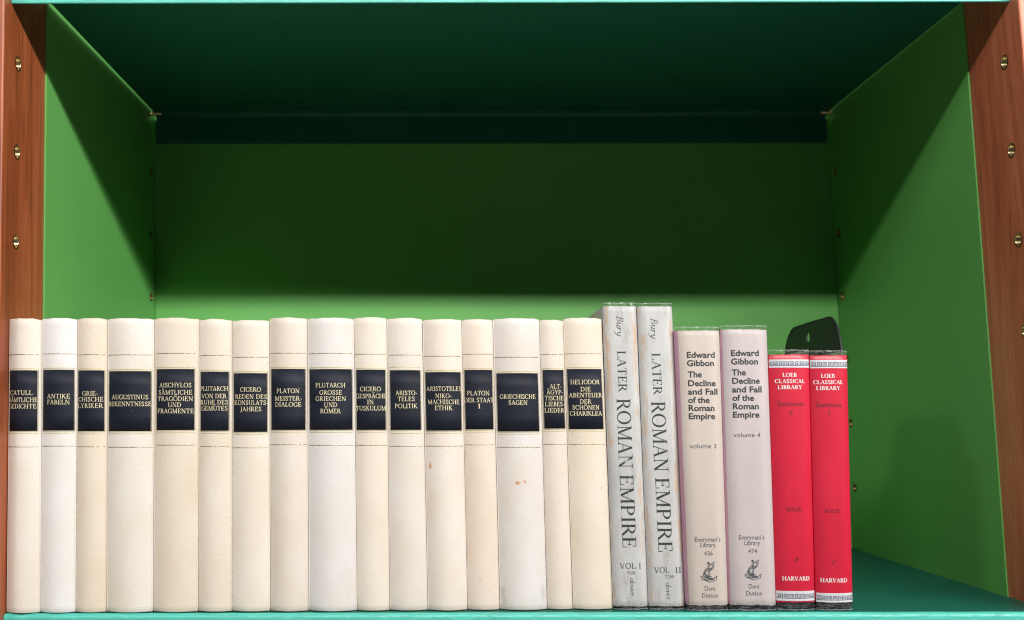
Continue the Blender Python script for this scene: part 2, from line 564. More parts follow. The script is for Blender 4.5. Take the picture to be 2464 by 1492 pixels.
G('G', .82, ('a', arc(.43, .5, .36, .485, 48, 330)), ('n', [(.68, .70), (.68, .96)]), ('K', [(.69, .04), (.69, .43)]), ('s', [(.54, .43), (.80, .43)]))
G('H', .88, stem(.16), stem(.72), ('n', [(.16, .52), (.72, .52)]))
G('I', .34, stem(.17))
G('J', .40, ('a', [(.22, 1.0), (.22, .15)] + bez((.22, .15), (.22, -.10), (.08, -.22), (-.04, -.20), 8)), ('s', [(.09, .98), (.35, .98)]))
G('K', .78, stem(.15), ('n', [(.16, .44), (.58, .98)]), ('K', [(.28, .58), (.66, .02)]), ('s', [(.46, .98), (.70, .98)]), ('s', [(.55, .02), (.80, .02)]))
G('L', .64, stem(.15, s0=0), ('s', [(.02, .02), (.2, .02)]), bar(.15, .59, .025, .26))
G('M', 1.02, hair(.15, s1=0), ('K', [(.15, 1.0), (.50, .02)]), ('n', [(.50, .02), (.84, 1.0)]), stem(.86, s1=0), ('s', [(.02, .98), (.18, .98)]), ('s', [(.84, .98), (1.0, .98)]))
G('N', .88, hair(.15, s1=0), ('K', [(.15, 1.0), (.73, .0)]), hair(.73, s0=0), ('s', [(.02, .98), (.18, .98)]))
O_ = [('a', arc(.44, .5, .37, .485, 0, 360, 34))]
G('O', .88, O_); G('Ö', .88, O_, dots(.44, 1.20))
G('P', .64, stem(.15, s1=0), ('s', [(.02, .98), (.2, .98)]), ('a', bez((.15, .975), (.68, 1.03), (.68, .42), (.15, .455), 14)))
G('R', .74, stem(.15, s1=0), ('s', [(.02, .98), (.2, .98)]), ('a', bez((.15, .975), (.66, 1.02), (.66, .46), (.15, .485), 14)), ('K', [(.36, .48), (.66, .03)]), ('s', [(.58, .02), (.80, .02)]))
S_ = bez((.49, .80), (.44, .99), (.14, 1.03), (.11, .76), 9) + bez((.11, .76), (.10, .52), (.52, .52), (.51, .25), 11)[1:] + bez((.51, .25), (.49, -.04), (.15, -.04), (.09, .22), 9)[1:]
G('S', .60, ('S', S_), ('n', [(.49, .74), (.49, .97)]), ('n', [(.09, .03), (.09, .28)]))
G('T', .72, stem(.36, s1=0), ('n', [(.06, .975), (.66, .975)]), ('n', [(.065, .99), (.065, .75)]), ('n', [(.655, .99), (.655, .75)]))
U_ = [('a', [(.16, 1.0), (.16, .30)] + bez((.16, .30), (.16, -.06), (.69, -.06), (.69, .30), 14)[1:]), ('n', [(.69, .28), (.69, 1.0)]), ('s', [(.03, .98), (.29, .98)]), ('s', [(.58, .98), (.80, .98)])]
G('U', .84, U_); G('Ü', .84, U_, dots(.43, 1.20))
G('V', .80, ('K', [(.10, 1.0), (.40, .0)]), ('n', [(.40, .0), (.70, 1.0)]), ('s', [(-.01, .98), (.23, .98)]), ('s', [(.59, .98), (.81, .98)]))
G('Y', .76, ('K', [(.08, 1.0), (.38, .47)]), ('n', [(.38, .47), (.66, 1.0)]), stem(.38, 0, .48, 1, 0), ('s', [(-.02, .98), (.21, .98)]), ('s', [(.55, .98), (.77, .98)]))
G('-', .38, ('h', [(.05, .36), (.33, .36)]))
G(' ', .34)
# lower case and old-style figures of the roman
G('u', .60, ('a', [(.14, .60), (.14, .18)] + bez((.14, .18), (.14, -.03), (.36, -.03), (.43, .14), 8)[1:]), ('K', [(.44, .62), (.44, 0)]), ('s', [(.02, .59), (.16, .59)]), ('s', [(.32, .59), (.46, .59)]), ('s', [(.44, .02), (.56, .02)]))
G('e', .52, ('a', arc(.26, .31, .20, .30, 0, 315)), ('n', [(.06, .33), (.46, .33)]))
G('t', .38, ('a', [(.17, .80), (.17, .14)] + bez((.17, .14), (.17, -.02), (.29, -.02), (.35, .07), 6)[1:]), ('n', [(.04, .60), (.33, .60)]))
G('o', .58, ('a', arc(.29, .31, .23, .30, 0, 360, 26)))
G('n', .62, stem(.14, 0, .62, 1, 0, .11), ('s', [(.03, .59), (.15, .59)]), ('a', bez((.14, .44), (.24, .66), (.46, .66), (.46, .40), 10) + [(.46, 0)]), ('s', [(.35, .02), (.57, .02)]))
G('i', .30, stem(.15, 0, .62, 1, 0, .11), ('s', [(.04, .59), (.16, .59)]), ('d', circle(.145, .84, .062, 10)))
G('s', .44, ('S', [(x * .78, y * .615) for x, y in S_]))
G('3', .46, ('a', bez((.06, .40), (.20, .68), (.44, .52), (.18, .20), 10)), ('a', bez((.18, .20), (.50, .14), (.40, -.36), (.05, -.30), 10)))
G('8', .50, ('a', arc(.25, .74, .15, .22, 0, 360, 20)), ('a', arc(.25, .27, .19, .26, 0, 360, 22)))
G('1', .30, ('K', [(.15, 0), (.15, .62)]), ('s', [(.05, .02), (.25, .02)]), ('n', [(.06, .54), (.15, .62)]))
# cursive letters (drawn upright, slanted when set)
IT = {}


def GI(ch, adv, *parts):
    IT[ch] = (adv, list(parts))


GI('B', .66, ('K', [(.16, 0), (.16, 1)]), ('s', [(.03, .98), (.2, .98)]), ('s', [(.03, .02), (.2, .02)]), ('a', bez((.16, .975), (.58, 1.02), (.58, .53), (.16, .53))), ('a', bez((.16, .53), (.70, .56), (.70, -.03), (.16, .025))))
GI('u', .54, ('a', bez((.0, .46), (.06, .62), (.12, .62), (.12, .50), 6) + [(.12, .16)] + bez((.12, .16), (.12, -.05), (.34, .0), (.40, .22), 8)[1:]), ('a', [(.41, .60), (.41, .12)] + bez((.41, .12), (.42, -.02), (.50, .02), (.55, .14), 6)[1:]))
GI('r', .46, ('a', bez((.0, .46), (.06, .62), (.13, .64), (.13, .48), 6) + [(.13, 0)]), ('a', bez((.13, .34), (.18, .58), (.30, .66), (.40, .56), 8)))
GI('y', .56, ('a', bez((.0, .46), (.06, .62), (.12, .62), (.13, .48), 6) + bez((.13, .48), (.13, -.05), (.34, .0), (.42, .30), 10)[1:]), ('a', [(.44, .60), (.42, .10)] + bez((.42, .10), (.38, -.22), (.20, -.38), (.02, -.28), 10)[1:]))
GI('d', .56, ('a', arc(.24, .29, .19, .28, 20, 340, 20)), ('a', [(.44, 1.0), (.43, .12)] + bez((.43, .12), (.44, -.02), (.50, .02), (.56, .12), 6)[1:]))
GI('o', .52, ('a', arc(.25, .30, .20, .29, 0, 360, 24)))
GI('v', .52, ('a', bez((.0, .48), (.06, .62), (.12, .62), (.14, .46), 6) + [(.22, .02)]), ('a', bez((.22, .02), (.40, .20), (.48, .44), (.40, .60), 8)))
GI('e', .48, ('a', arc(.24, .30, .18, .29, 25, 320, 20)), ('n', bez((.06, .26), (.24, .26), (.40, .36), (.40, .44), 6)))

STYLE = {   # broad, hair, serif thickness, serif stretch
    'gilt': (.128, .070, .060, 1.0),
    'title': (.128, .042, .040, 1.05),
    'bold': (.215, .085, .075, 1.15),
    'text': (.130, .072, .060, .95),
    'cursive': (.085, .040, .040, 1.0),
}
_cache = {}


def stroke_quads(kind, pts, st):
    K, n, s, _ = STYLE[st]
    if kind == 'd':
        return list(pts), [list(range(len(pts)))]
    P = [pts[0]] + [p for a, p in zip(pts, pts[1:]) if abs(p[0] - a[0]) + abs(p[1] - a[1]) > 1e-6]
    closed = len(P) > 3 and abs(P[0][0] - P[-1][0]) + abs(P[0][1] - P[-1][1]) < 1e-6
    vs, fs = [], []
    for i, p in enumerate(P):
        a = P[i - 1] if i else (P[-2] if closed else p)
        b = P[i + 1] if i < len(P) - 1 else (P[1] if closed else p)
        tx, ty = b[0] - a[0], b[1] - a[1]
        l = math.hypot(tx, ty) or 1
        tx, ty = tx / l, ty / l
        if kind == 'K': w = K
        elif kind == 'n': w = n
        elif kind == 's': w = s
        elif kind == 'h': w = (K + n) / 2
        elif kind == 'S': w = n + (K - n) * (abs(tx) * .35 + abs(ty) * .65) ** 1.0
        else: w = n + (K - n) * abs(ty) ** 1.6
        w *= .5
        # broad diagonals keep a horizontal cut
        if kind in ('K', 'n') and abs(tx) > .05 and abs(ty) > .3 and len(P) == 2:
            hx = w / abs(ty)
            vs += [(p[0] - hx, p[1]), (p[0] + hx, p[1])]
        else:
            vs += [(p[0] - ty * w, p[1] + tx * w), (p[0] + ty * w, p[1] - tx * w)]
    for i in range(len(P) - 1):
        q = [2 * i, 2 * i + 1, 2 * i + 3, 2 * i + 2]
        ar = sum(vs[q[k]][0] * vs[q[(k + 1) % 4]][1] - vs[q[(k + 1) % 4]][0] * vs[q[k]][1] for k in range(4))
        if abs(ar) < 1e-9: continue
        fs.append(q if ar > 0 else q[::-1])
    return vs, fs


def union(strokes, st):
    vs, fs = [], []
    for kind, pts in strokes:
        v, f = stroke_quads(kind, pts, st)
        o = len(vs)
        vs += v; fs += [[i + o for i in q] for q in f]
    if not fs:
        return [], []
    r = delaunay_2d_cdt([Vector(p) for p in vs], [], fs, 0, 1e-6)
    keep = [f for f, src in zip(r[2], r[5]) if src]
    return [tuple(p) for p in r[0]], keep


def glyph(ch, st):
    key = (ch, st)
    if key not in _cache:
        tab = IT if st == 'cursive' else GLYPH
        adv, strokes = tab[ch]
        stretch = STYLE[st][3]
        strokes = [(k, [((p[0][0] + p[1][0]) / 2 + (q[0] - (p[0][0] + p[1][0]) / 2) * stretch, q[1]) for q in p]) if k == 's' else (k, p) for k, p in strokes for p in [p]]
        v, f = union(strokes, st)
        if st == 'cursive':
            v = [(x + .27 * y, y) for x, y in v]
        _cache[key] = (adv, v, f)
    return _cache[key]


def serif_text(s, st, track=0.06):
    """-> verts (cap height 1, centred on x), faces, width"""
    V, F, x = [], [], 0.0
    for ch in s:
        adv, v, f = glyph(ch, st)
        o = len(V)
        V += [(px + x, py) for px, py in v]
        F += [[i + o for i in q] for q in f]
        x += adv + track
    lo = min(p[0] for p in V); hi = max(p[0] for p in V)
    c = (lo + hi) / 2
    return [(a - c, b) for a, b in V], F, hi - lo


_sans = {}


def sans_text(s, weight=0.0):
    """the built-in sans, as triangles with cap height 1"""
    def raw(t):
        c = bpy.data.curves.new("lettering_source", 'FONT')
        c.body = t; c.size = 1.0; c.offset = weight; c.resolution_u = 4
        o = bpy.data.objects.new("lettering_source", c)
        COL.objects.link(o)
        dg = bpy.context.evaluated_depsgraph_get()
        me = bpy.data.meshes.new_from_object(o.evaluated_get(dg))
        me.calc_loop_triangles()
        v = [(p.co.x, p.co.y) for p in me.vertices]
        f = [list(t.vertices) for t in me.loop_triangles]
        bpy.data.objects.remove(o); bpy.data.curves.remove(c); bpy.data.meshes.remove(me)
        return v, f
    if weight not in _sans:
        _sans[weight] = max(p[1] for p in raw("H")[0])
    cap = _sans[weight]
    v, f = raw(s)
    lo = min(p[0] for p in v); hi = max(p[0] for p in v)
    return [((a - (lo + hi) / 2) / cap, b / cap) for a, b in v], f, (hi - lo) / cap


# ------------------------------------------------------------------ bookcase
XL, XR = -0.2883, 0.3783          # inner faces of the two green side panels
YP, YG, YB = -0.0105, 0.0633, 0.3575   # post front, panel front edge, back panel
Z0, Z1 = -0.09, 0.86
PITCH_Z, HOLE_Z = 0.06098, 0.4236
ZS = 0.424                        # underside of the upper shelf

case = empty("bookcase", lean((0.045, 0.17, -0.0255)), "green painted bookcase with red-brown wooden posts and teal shelves", "bookcase")


def side(sign):
    X = XL if sign < 0 else XR
    post_x = X + sign * 0.0012
    # post: board with real drilled holes in its inner face
    mb = MB()
    holes_z = [HOLE_Z - k * PITCH_Z for k in range(-6, 8)]
    v, f = plate_with_holes([(YP, Z0), (YG + .004, Z0), (YG + .004, Z1), (YP, Z1)], [circle(0.0131, z, 0.0046) for z in holes_z])
    mb.add([(post_x, y, z) for y, z in v], f)
    for z in holes_z:
        ci = circle(0.0131, z, 0.0046)
        n = len(ci)
        mb.add([(post_x, y, zz) for y, zz in ci] + [(post_x + sign * 0.012, y, zz) for y, zz in ci],
               [(i, (i + 1) % n, n + (i + 1) % n, n + i) for i in range(n)] + [tuple(range(n, 2 * n))], smooth=False)
    ox = post_x + sign * 0.034
    e = 0.0012   # eased front arris
    prof = [(post_x, YP + e), (post_x + sign * e * .35, YP + e * .35), (post_x + sign * e, YP), (ox, YP), (ox, YG + .004), (post_x, YG + .004)]
    vv = [(x, y, Z0) for x, y in prof] + [(x, y, Z1) for x, y in prof]
    k = len(prof)
    mb.add(vv, [(i, i + 1, k + i + 1, k + i) for i in range(k - 1)] + [tuple(range(k)), tuple(range(k, 2 * k))])
    # the flat face starts at the arris: move the drilled face's front edge back to it
    for i, p in enumerate(mb.v[:len(v)]):
        if p[1] < YP + 1e-6:
            mb.v[i] = (p[0], YP + e, p[2])
    post = mb.build("side_post", [WOOD_L if sign < 0 else WOOD_R], case)
    # brass sleeve in every hole of the post
    for z in holes_z[5:14]:
        sl = MB()
        n = 28
        R = [(0.0050, -0.0003), (0.0044, -0.0004), (0.0041, 0.0002), (0.0041, 0.0090), (0.0, 0.0090)]
        ring = []
        for r, dx in R[:4]:
            ring.append([(post_x + sign * dx, y, zz) for y, zz in circle(0.0131, z, r, n)])
        vs = [p for rg in ring for p in rg]
        fs = []
        for j in range(3):
            fs += [(j * n + i, j * n + (i + 1) % n, (j + 1) * n + (i + 1) % n, (j + 1) * n + i) for i in range(n)]
        fs.append(tuple(range(3 * n, 4 * n)))
        sl.add(vs, fs, 0, smooth=True)
        sl.build("hole_sleeve", [BRASS], post)
    # green panel with its own row of drilled holes near the back
    mb = MB()
    hz = [HOLE_Z - k * PITCH_Z for k in range(-2, 8)]
    yh = 0.3430
    v, f = plate_with_holes([(YG, Z0), (YB + .012, Z0), (YB + .012, Z1), (YG, Z1)], [circle(yh, z, 0.0040) for z in hz])
    mb.add([(X, y, z) for y, z in v], f)
    for z in hz:
        ci = circle(yh, z, 0.0040); n = len(ci)
        mb.add([(X, y, zz) for y, zz in ci] + [(X + sign * 0.011, y, zz) for y, zz in ci],
               [(i, (i + 1) % n, n + (i + 1) % n, n + i) for i in range(n)] + [tuple(range(n, 2 * n))])
    o2 = X + sign * 0.018
    prof = [(X, YG), (o2, YG + 0.0045), (o2, YB + .012), (X, YB + .012)]
    prof = [(X, YG), (X + sign * 0.0011, YG), (X + sign * 0.0011, YG + 0.0045), (o2, YG + 0.0045), (o2, YB + .012), (X, YB + .012)]
    k = len(prof)
    mb.add([(x, y, Z0) for x, y in prof] + [(x, y, Z1) for x, y in prof], [(i, i + 1, k + i + 1, k + i) for i in range(k - 1)] + [tuple(range(k)), tuple(range(k, 2 * k))])
    pan = mb.build("side_panel", [GREEN], case)
    for z in hz[3:]:
        sl = MB(); n = 20
        R = [(0.0043, -0.0003), (0.0038, -0.0003), (0.0036, 0.0002), (0.0036, 0.0090)]
        vs = [p for r, dx in R for p in [(X + sign * dx, y, zz) for y, zz in circle(yh, z, r, n)]]
        fs = []
        for j in range(3):
            fs += [(j * n + i, j * n + (i + 1) % n, (j + 1) * n + (i + 1) % n, (j + 1) * n + i) for i in range(n)]
        fs.append(tuple(range(3 * n, 4 * n)))
        sl.add(vs, fs, 0, smooth=True)
        sl.build("hole_sleeve", [BRASS_DARK], pan)
    # the pin that carries the upper shelf at the back
    mb = MB(); n = 16
    zc = ZS - 0.0024
    rings = [(0.0022, sign * 0.008), (0.0022, -sign * 0.0100), (0.0017, -sign * 0.0108)]
    vs = [p for r, dx in rings for p in [(X + dx, y, zz) for y, zz in circle(yh, zc, r, n)]]
    fs = [(j * n + i, j * n + (i + 1) % n, (j + 1) * n + (i + 1) % n, (j + 1) * n + i) for j in range(2) for i in range(n)]
    mb.add(vs, fs + [tuple(range(2 * n, 3 * n))], 0, smooth=True)
    mb.build("shelf_pin", [BRASS], case)


side(-1)
side(1)
mb = MB(); mb.box(XL + .0004, XR - .0004, YB, YB + 0.008, Z0, Z1)
mb.build("back_panel", [GREEN], case)


def shelf(z_under):
    zt = z_under + 0.0015
    root = MB()
    # pressed sheet: notched at the posts, a little short of the panels
    out = [(XL - .0008, .0032), (XR + .0008, .0032), (XR + .0008, YG - .004), (XR - .0009, YG + .002), (XR - .0012, .3564), (XR - .0050, .3564), (XR - .0050, .3375), (XL + .0043, .3375), (XL + .0043, .3564), (XL + .0013, .3564), (XL + .0030, YG + .002), (XL - .0008, YG - .006)]
    n = len(out)
    root.add([(x, y, z_under) for x, y in out] + [(x, y, zt) for x, y in out],
             [tuple(range(n)), tuple(range(n, 2 * n))] + [(i, (i + 1) % n, n + (i + 1) % n, n + i) for i in range(n)])
    # bend and lip along the back
    arc_o = [(0.3376 + .0085 * math.sin(a), zt - .0085 * (1 - math.cos(a))) for a in [i * math.pi / 16 for i in range(9)]]
    arc_i = [(0.3376 + .0070 * math.sin(a), zt - .0015 - .0070 * (1 - math.cos(a))) for a in [i * math.pi / 16 for i in range(9)]]
    lipz = z_under - 0.0322
    prof = arc_o + [(arc_o[-1][0], lipz), (arc_i[-1][0], lipz)] + arc_i[::-1]
    mid = MB()
    root.prism_x(prof, XL + .0045, XR - .0052)
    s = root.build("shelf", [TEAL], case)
    # rounded front lip, lacquered lighter
    r = 0.0030
    top = [(r - r * math.sin(a), zt - r + r * math.cos(a)) for a in [i * math.pi / 16 for i in range(9)]]
    prof = top + [(0.0, z_under - .0235), (.0004, z_under - .0239), (.0012, z_under - .024), (.0016, z_under - .0236), (.0016, z_under - .001), (.0030, z_under - .0002)]
    lp = MB()
    xs = [XL - .0008 + (XR - XL + .0016) * i / 80 for i in range(81)]
    k = len(prof)
    vs = []
    for x in xs:
        for (y, z) in prof:
            d = noise.noise(Vector((x * 55, z * 80, 3.0 + z_under))) * .00016
            vs.append((x, y + d, z + d * .8))
    fs = [(i * k + j, i * k + (j + 1) % k, (i + 1) * k + (j + 1) % k, (i + 1) * k + j) for i in range(80) for j in range(k)]
    lp.add(vs, fs + [tuple(range(k)), tuple(range(80 * k, 81 * k))], smooth=False)
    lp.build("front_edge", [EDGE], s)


shelf(ZS)
shelf(-0.0015)


# ------------------------------------------------------------------ books
class Book:
    """geometry of one book: its spine as a function of (t across -1..1, z up)"""
    def __init__(self, geo, z0, bulge, power, depth=0.118):
        self.tl, self.tr, self.bl, self.br, self.zt, self.ye = geo
        self.z0, self.b, self.p, self.depth = z0, bulge, power, depth

    def edges(self, z):
        k = z / self.zt
        return self.bl + (self.tl - self.bl) * k, self.br + (self.tr - self.br) * k

    def x(self, t, z):
        l, r = self.edges(z)
        return (l + r) / 2 + t * (r - l) / 2

    def t_of(self, dx, z):
        l, r = self.edges(z)
        return 2 * dx / (r - l)

    def y(self, t):
        a = min(abs(t), 1.0)
        return self.ye - self.b * (1 - a ** self.p)

    def point(self, dx, z, off=0.0):
        t = self.t_of(dx, z)
        return (self.x(t, z), self.y(t) - off, z)


def outline(bk, joint, ns=26):
    """(t, y, inward t shift) along the outside: left board back -> spine -> right board back"""
    yb = bk.ye + bk.depth
    pts = [(-1.0, yb), (-1.0, bk.ye + .012), (-1.0, bk.ye + .0013)]
    if joint:
        pts += [(-.988, bk.ye + .0004), (-.955, bk.ye + .0003), (-.935, bk.ye + .0006)]
        lim = .925
    else:
        lim = .995
    for i in range(ns + 1):
        s = -lim + 2 * lim * i / ns
        # closer samples near the shoulders
        s = lim * math.sin(math.pi / 2 * (2 * i / ns - 1))
        t = s / lim
        pts.append((s, bk.ye - bk.b * (1 - abs(t) ** bk.p) if joint else bk.y(s)))
    if joint:
        pts += [(.935, bk.ye + .0006), (.955, bk.ye + .0003), (.988, bk.ye + .0004)]
    pts += [(1.0, bk.ye + .0013), (1.0, bk.ye + .012), (1.0, yb)]
    return pts


def shell(mb, bk, pts, z0, z1, thick, out=0.0, inset=0.0, mat=0, mat_of=None, wob=0.0, seed=0.0, rings=None, uv=True, crown=0.0, bot_free=None, close=True, smooth=True):
    """a U-shaped wall that follows pts; thick 0 gives a single sheet"""
    n = len(pts)
    W = (bk.tr - bk.tl) / 2
    zs = rings or [z0, z0 + .0006, z0 + .004] + [z0 + (z1 - z0) * i / 6 for i in range(1, 6)] + [z1 - .004, z1 - .0006, z1]
    vs, uvs = [], []
    j_top = [False]

    def ring(z, off, wobf):
        for i, (t, y) in enumerate(pts):
            zz = z
            if wobf:
                zz += noise.noise(Vector((t * 2.6 * W / .012, seed, 1.7))) * wob + noise.noise(Vector((t * 9 * W / .012, seed, 4.1))) * wob * .35
                zz = z + (zz - z) * wobf
                if j_top[0] and y < bk.ye: zz += crown * (1 - t * t)
            l, r = bk.edges(zz)
            c, h = (l + r) / 2, (r - l) / 2
            tx = t * (h + off) if abs(t) >= .99 else t * h
            side = abs(t) >= .99 and y > bk.ye + .002
            vs.append((c + tx, y - (0 if side and y > bk.ye + .02 else off), zz))
            uvs.append(((t + 1) / 2, zz))
    offs = []
    for j, z in enumerate(zs):
        e = 0.0
        if j == 0 or j == len(zs) - 1: e = -.0006
        elif j == 1 or j == len(zs) - 2: e = -.0001
        j_top[0] = j >= len(zs) - 2
        ring(z, out + (e if thick else 0), 1.0 if j >= len(zs) - 2 else (1.8 if j <= 1 and bot_free else 0))
    m = len(zs)
    fs, mats = [], []
    for j in range(m - 1):
        for i in range(n - 1):
            fs.append((j * n + i, j * n + i + 1, (j + 1) * n + i + 1, (j + 1) * n + i))
            mats.append(mat_of(i, pts) if mat_of else mat)
    if thick:
        o = len(vs)
        for z, e in ((zs[0], 0), (zs[-1], 1)):
            for i, (t, y) in enumerate(pts):
                l, r = bk.edges(z)
                c, h = (l + r) / 2, (r - l) / 2
                ti = max(-1, min(1, t)) * (h - thick)
                yy = y + thick if y < bk.ye + .02 else y
                zz = vs[(m - 1) * n + i][2] if e else vs[i][2]
                vs.append((c + ti, yy, zz)); uvs.append(((t + 1) / 2, z))
        for i in range(n - 1):
            fs.append((o + i, o + n + i, o + n + i + 1, o + i + 1)); mats.append(mat_of(i, pts) if mat_of else mat)
            fs.append((i, o + i, o + i + 1, i + 1)); mats.append(mat_of(i, pts) if mat_of else mat)
            a = (m - 1) * n
            fs.append((a + i, a + i + 1, o + n + i + 1, o + n + i)); mats.append(mat_of(i, pts) if mat_of else mat)
        for i in (0, n - 1):
            col = [j * n + i for j in range(m)]
            fs.append(tuple(col + [o + n + i, o + i])); mats.append(mat)
    base = len(mb.v)
    for f, mm in zip(fs, mats):
        mb.f.append([k + base for k in f]); mb.m.append(mm); mb.smooth.append(smooth)
    mb.v += vs; mb.uv += uvs


def patch(mb, bk, dx0, dx1, z0, z1, off, mat, nx=18, nz=1, yfun=None, rim=0.0, smooth=True):
    vs, uvs = [], []
    yf = yfun or bk.y
    for j in range(nz + 1):
        z = z0 + (z1 - z0) * j / nz
        for i in range(nx + 1):
            dx = dx0 + (dx1 - dx0) * i / nx
            t = bk.t_of(dx, z)
            vs.append((bk.x(t, z), yf(t) - off, z)); uvs.append(((t + 1) / 2, z))
    fs = [(j * (nx + 1) + i, j * (nx + 1) + i + 1, (j + 1) * (nx + 1) + i + 1, (j + 1) * (nx + 1) + i) for j in range(nz) for i in range(nx)]
    if rim:
        o = len(vs)
        border = [i for i in range(nx + 1)] + [j * (nx + 1) + nx for j in range(1, nz + 1)] + [nz * (nx + 1) + i for i in range(nx - 1, -1, -1)] + [j * (nx + 1) for j in range(nz - 1, 0, -1)]
        for i in border:
            p = vs[i]; vs.append((p[0], p[1] + rim, p[2])); uvs.append(uvs[i])
        k = len(border)
        fs += [(border[i], border[(i + 1) % k], o + (i + 1) % k, o + i) for i in range(k)]
    mb.add(vs, fs, mat, uvs, smooth=smooth)


def put_text(mb, bk, tri, dx, z, width, cap, off, mat, yfun=None, squeeze=(.6, 1.7)):
    """upright lettering: centre dx, vertical centre z"""
    v, f, w = tri
    sx = width / w
    sx = max(cap * squeeze[0], min(cap * squeeze[1], sx))
    yf = yfun or bk.y
    out = []
    for a, b in v:
        zz = z + (b - .5) * cap
        d = dx + a * sx
        t = bk.t_of(d, zz)
        out.append((bk.x(t, zz), yf(t) - off, zz))
    mb.add(out, f, mat, [(.5, p[2]) for p in out])


def put_text_down(mb, bk, tri, z_start, z_end, dx0, dx1, cap, off, mat):
    """lettering that reads from top to bottom: its baseline is on the left"""
    v, f, w = tri
    k = (z_start - z_end) / w
    out = []
    for a, b in v:
        s = (a + w / 2) / w
        zz = z_start - s * (z_start - z_end)
        d = dx0 + (dx1 - dx0) * s + b * cap
        t = bk.t_of(d, zz)
        out.append((bk.x(t, zz), bk.y(t) - off, zz))
    mb.add(out, f, mat, [(.5, p[2]) for p in out])


def page_block(bk, root, inset, top):
    mb = MB()
    l0, r0 = bk.edges(0.006); l1, r1 = bk.edges(bk.zt - top)
    y0, y1 = bk.ye + .0045, bk.ye + bk.depth - .004
    v = [(l0 + inset, y0, .004), (r0 - inset, y0, .004), (r0 - inset, y1, .004), (l0 + inset, y1, .004),
         (l1 + inset, y0, bk.zt - top), (r1 - inset, y0, bk.zt - top), (r1 - inset, y1, bk.zt - top), (l1 + inset, y1, bk.zt - top)]
    mb.add(v, [(0, 3, 2, 1), (4, 5, 6, 7), (0, 1, 5, 4), (1, 2, 6, 5), (2, 3, 7, 6), (3, 0, 4, 7)])
    mb.build("page_block", [PAGES], root)


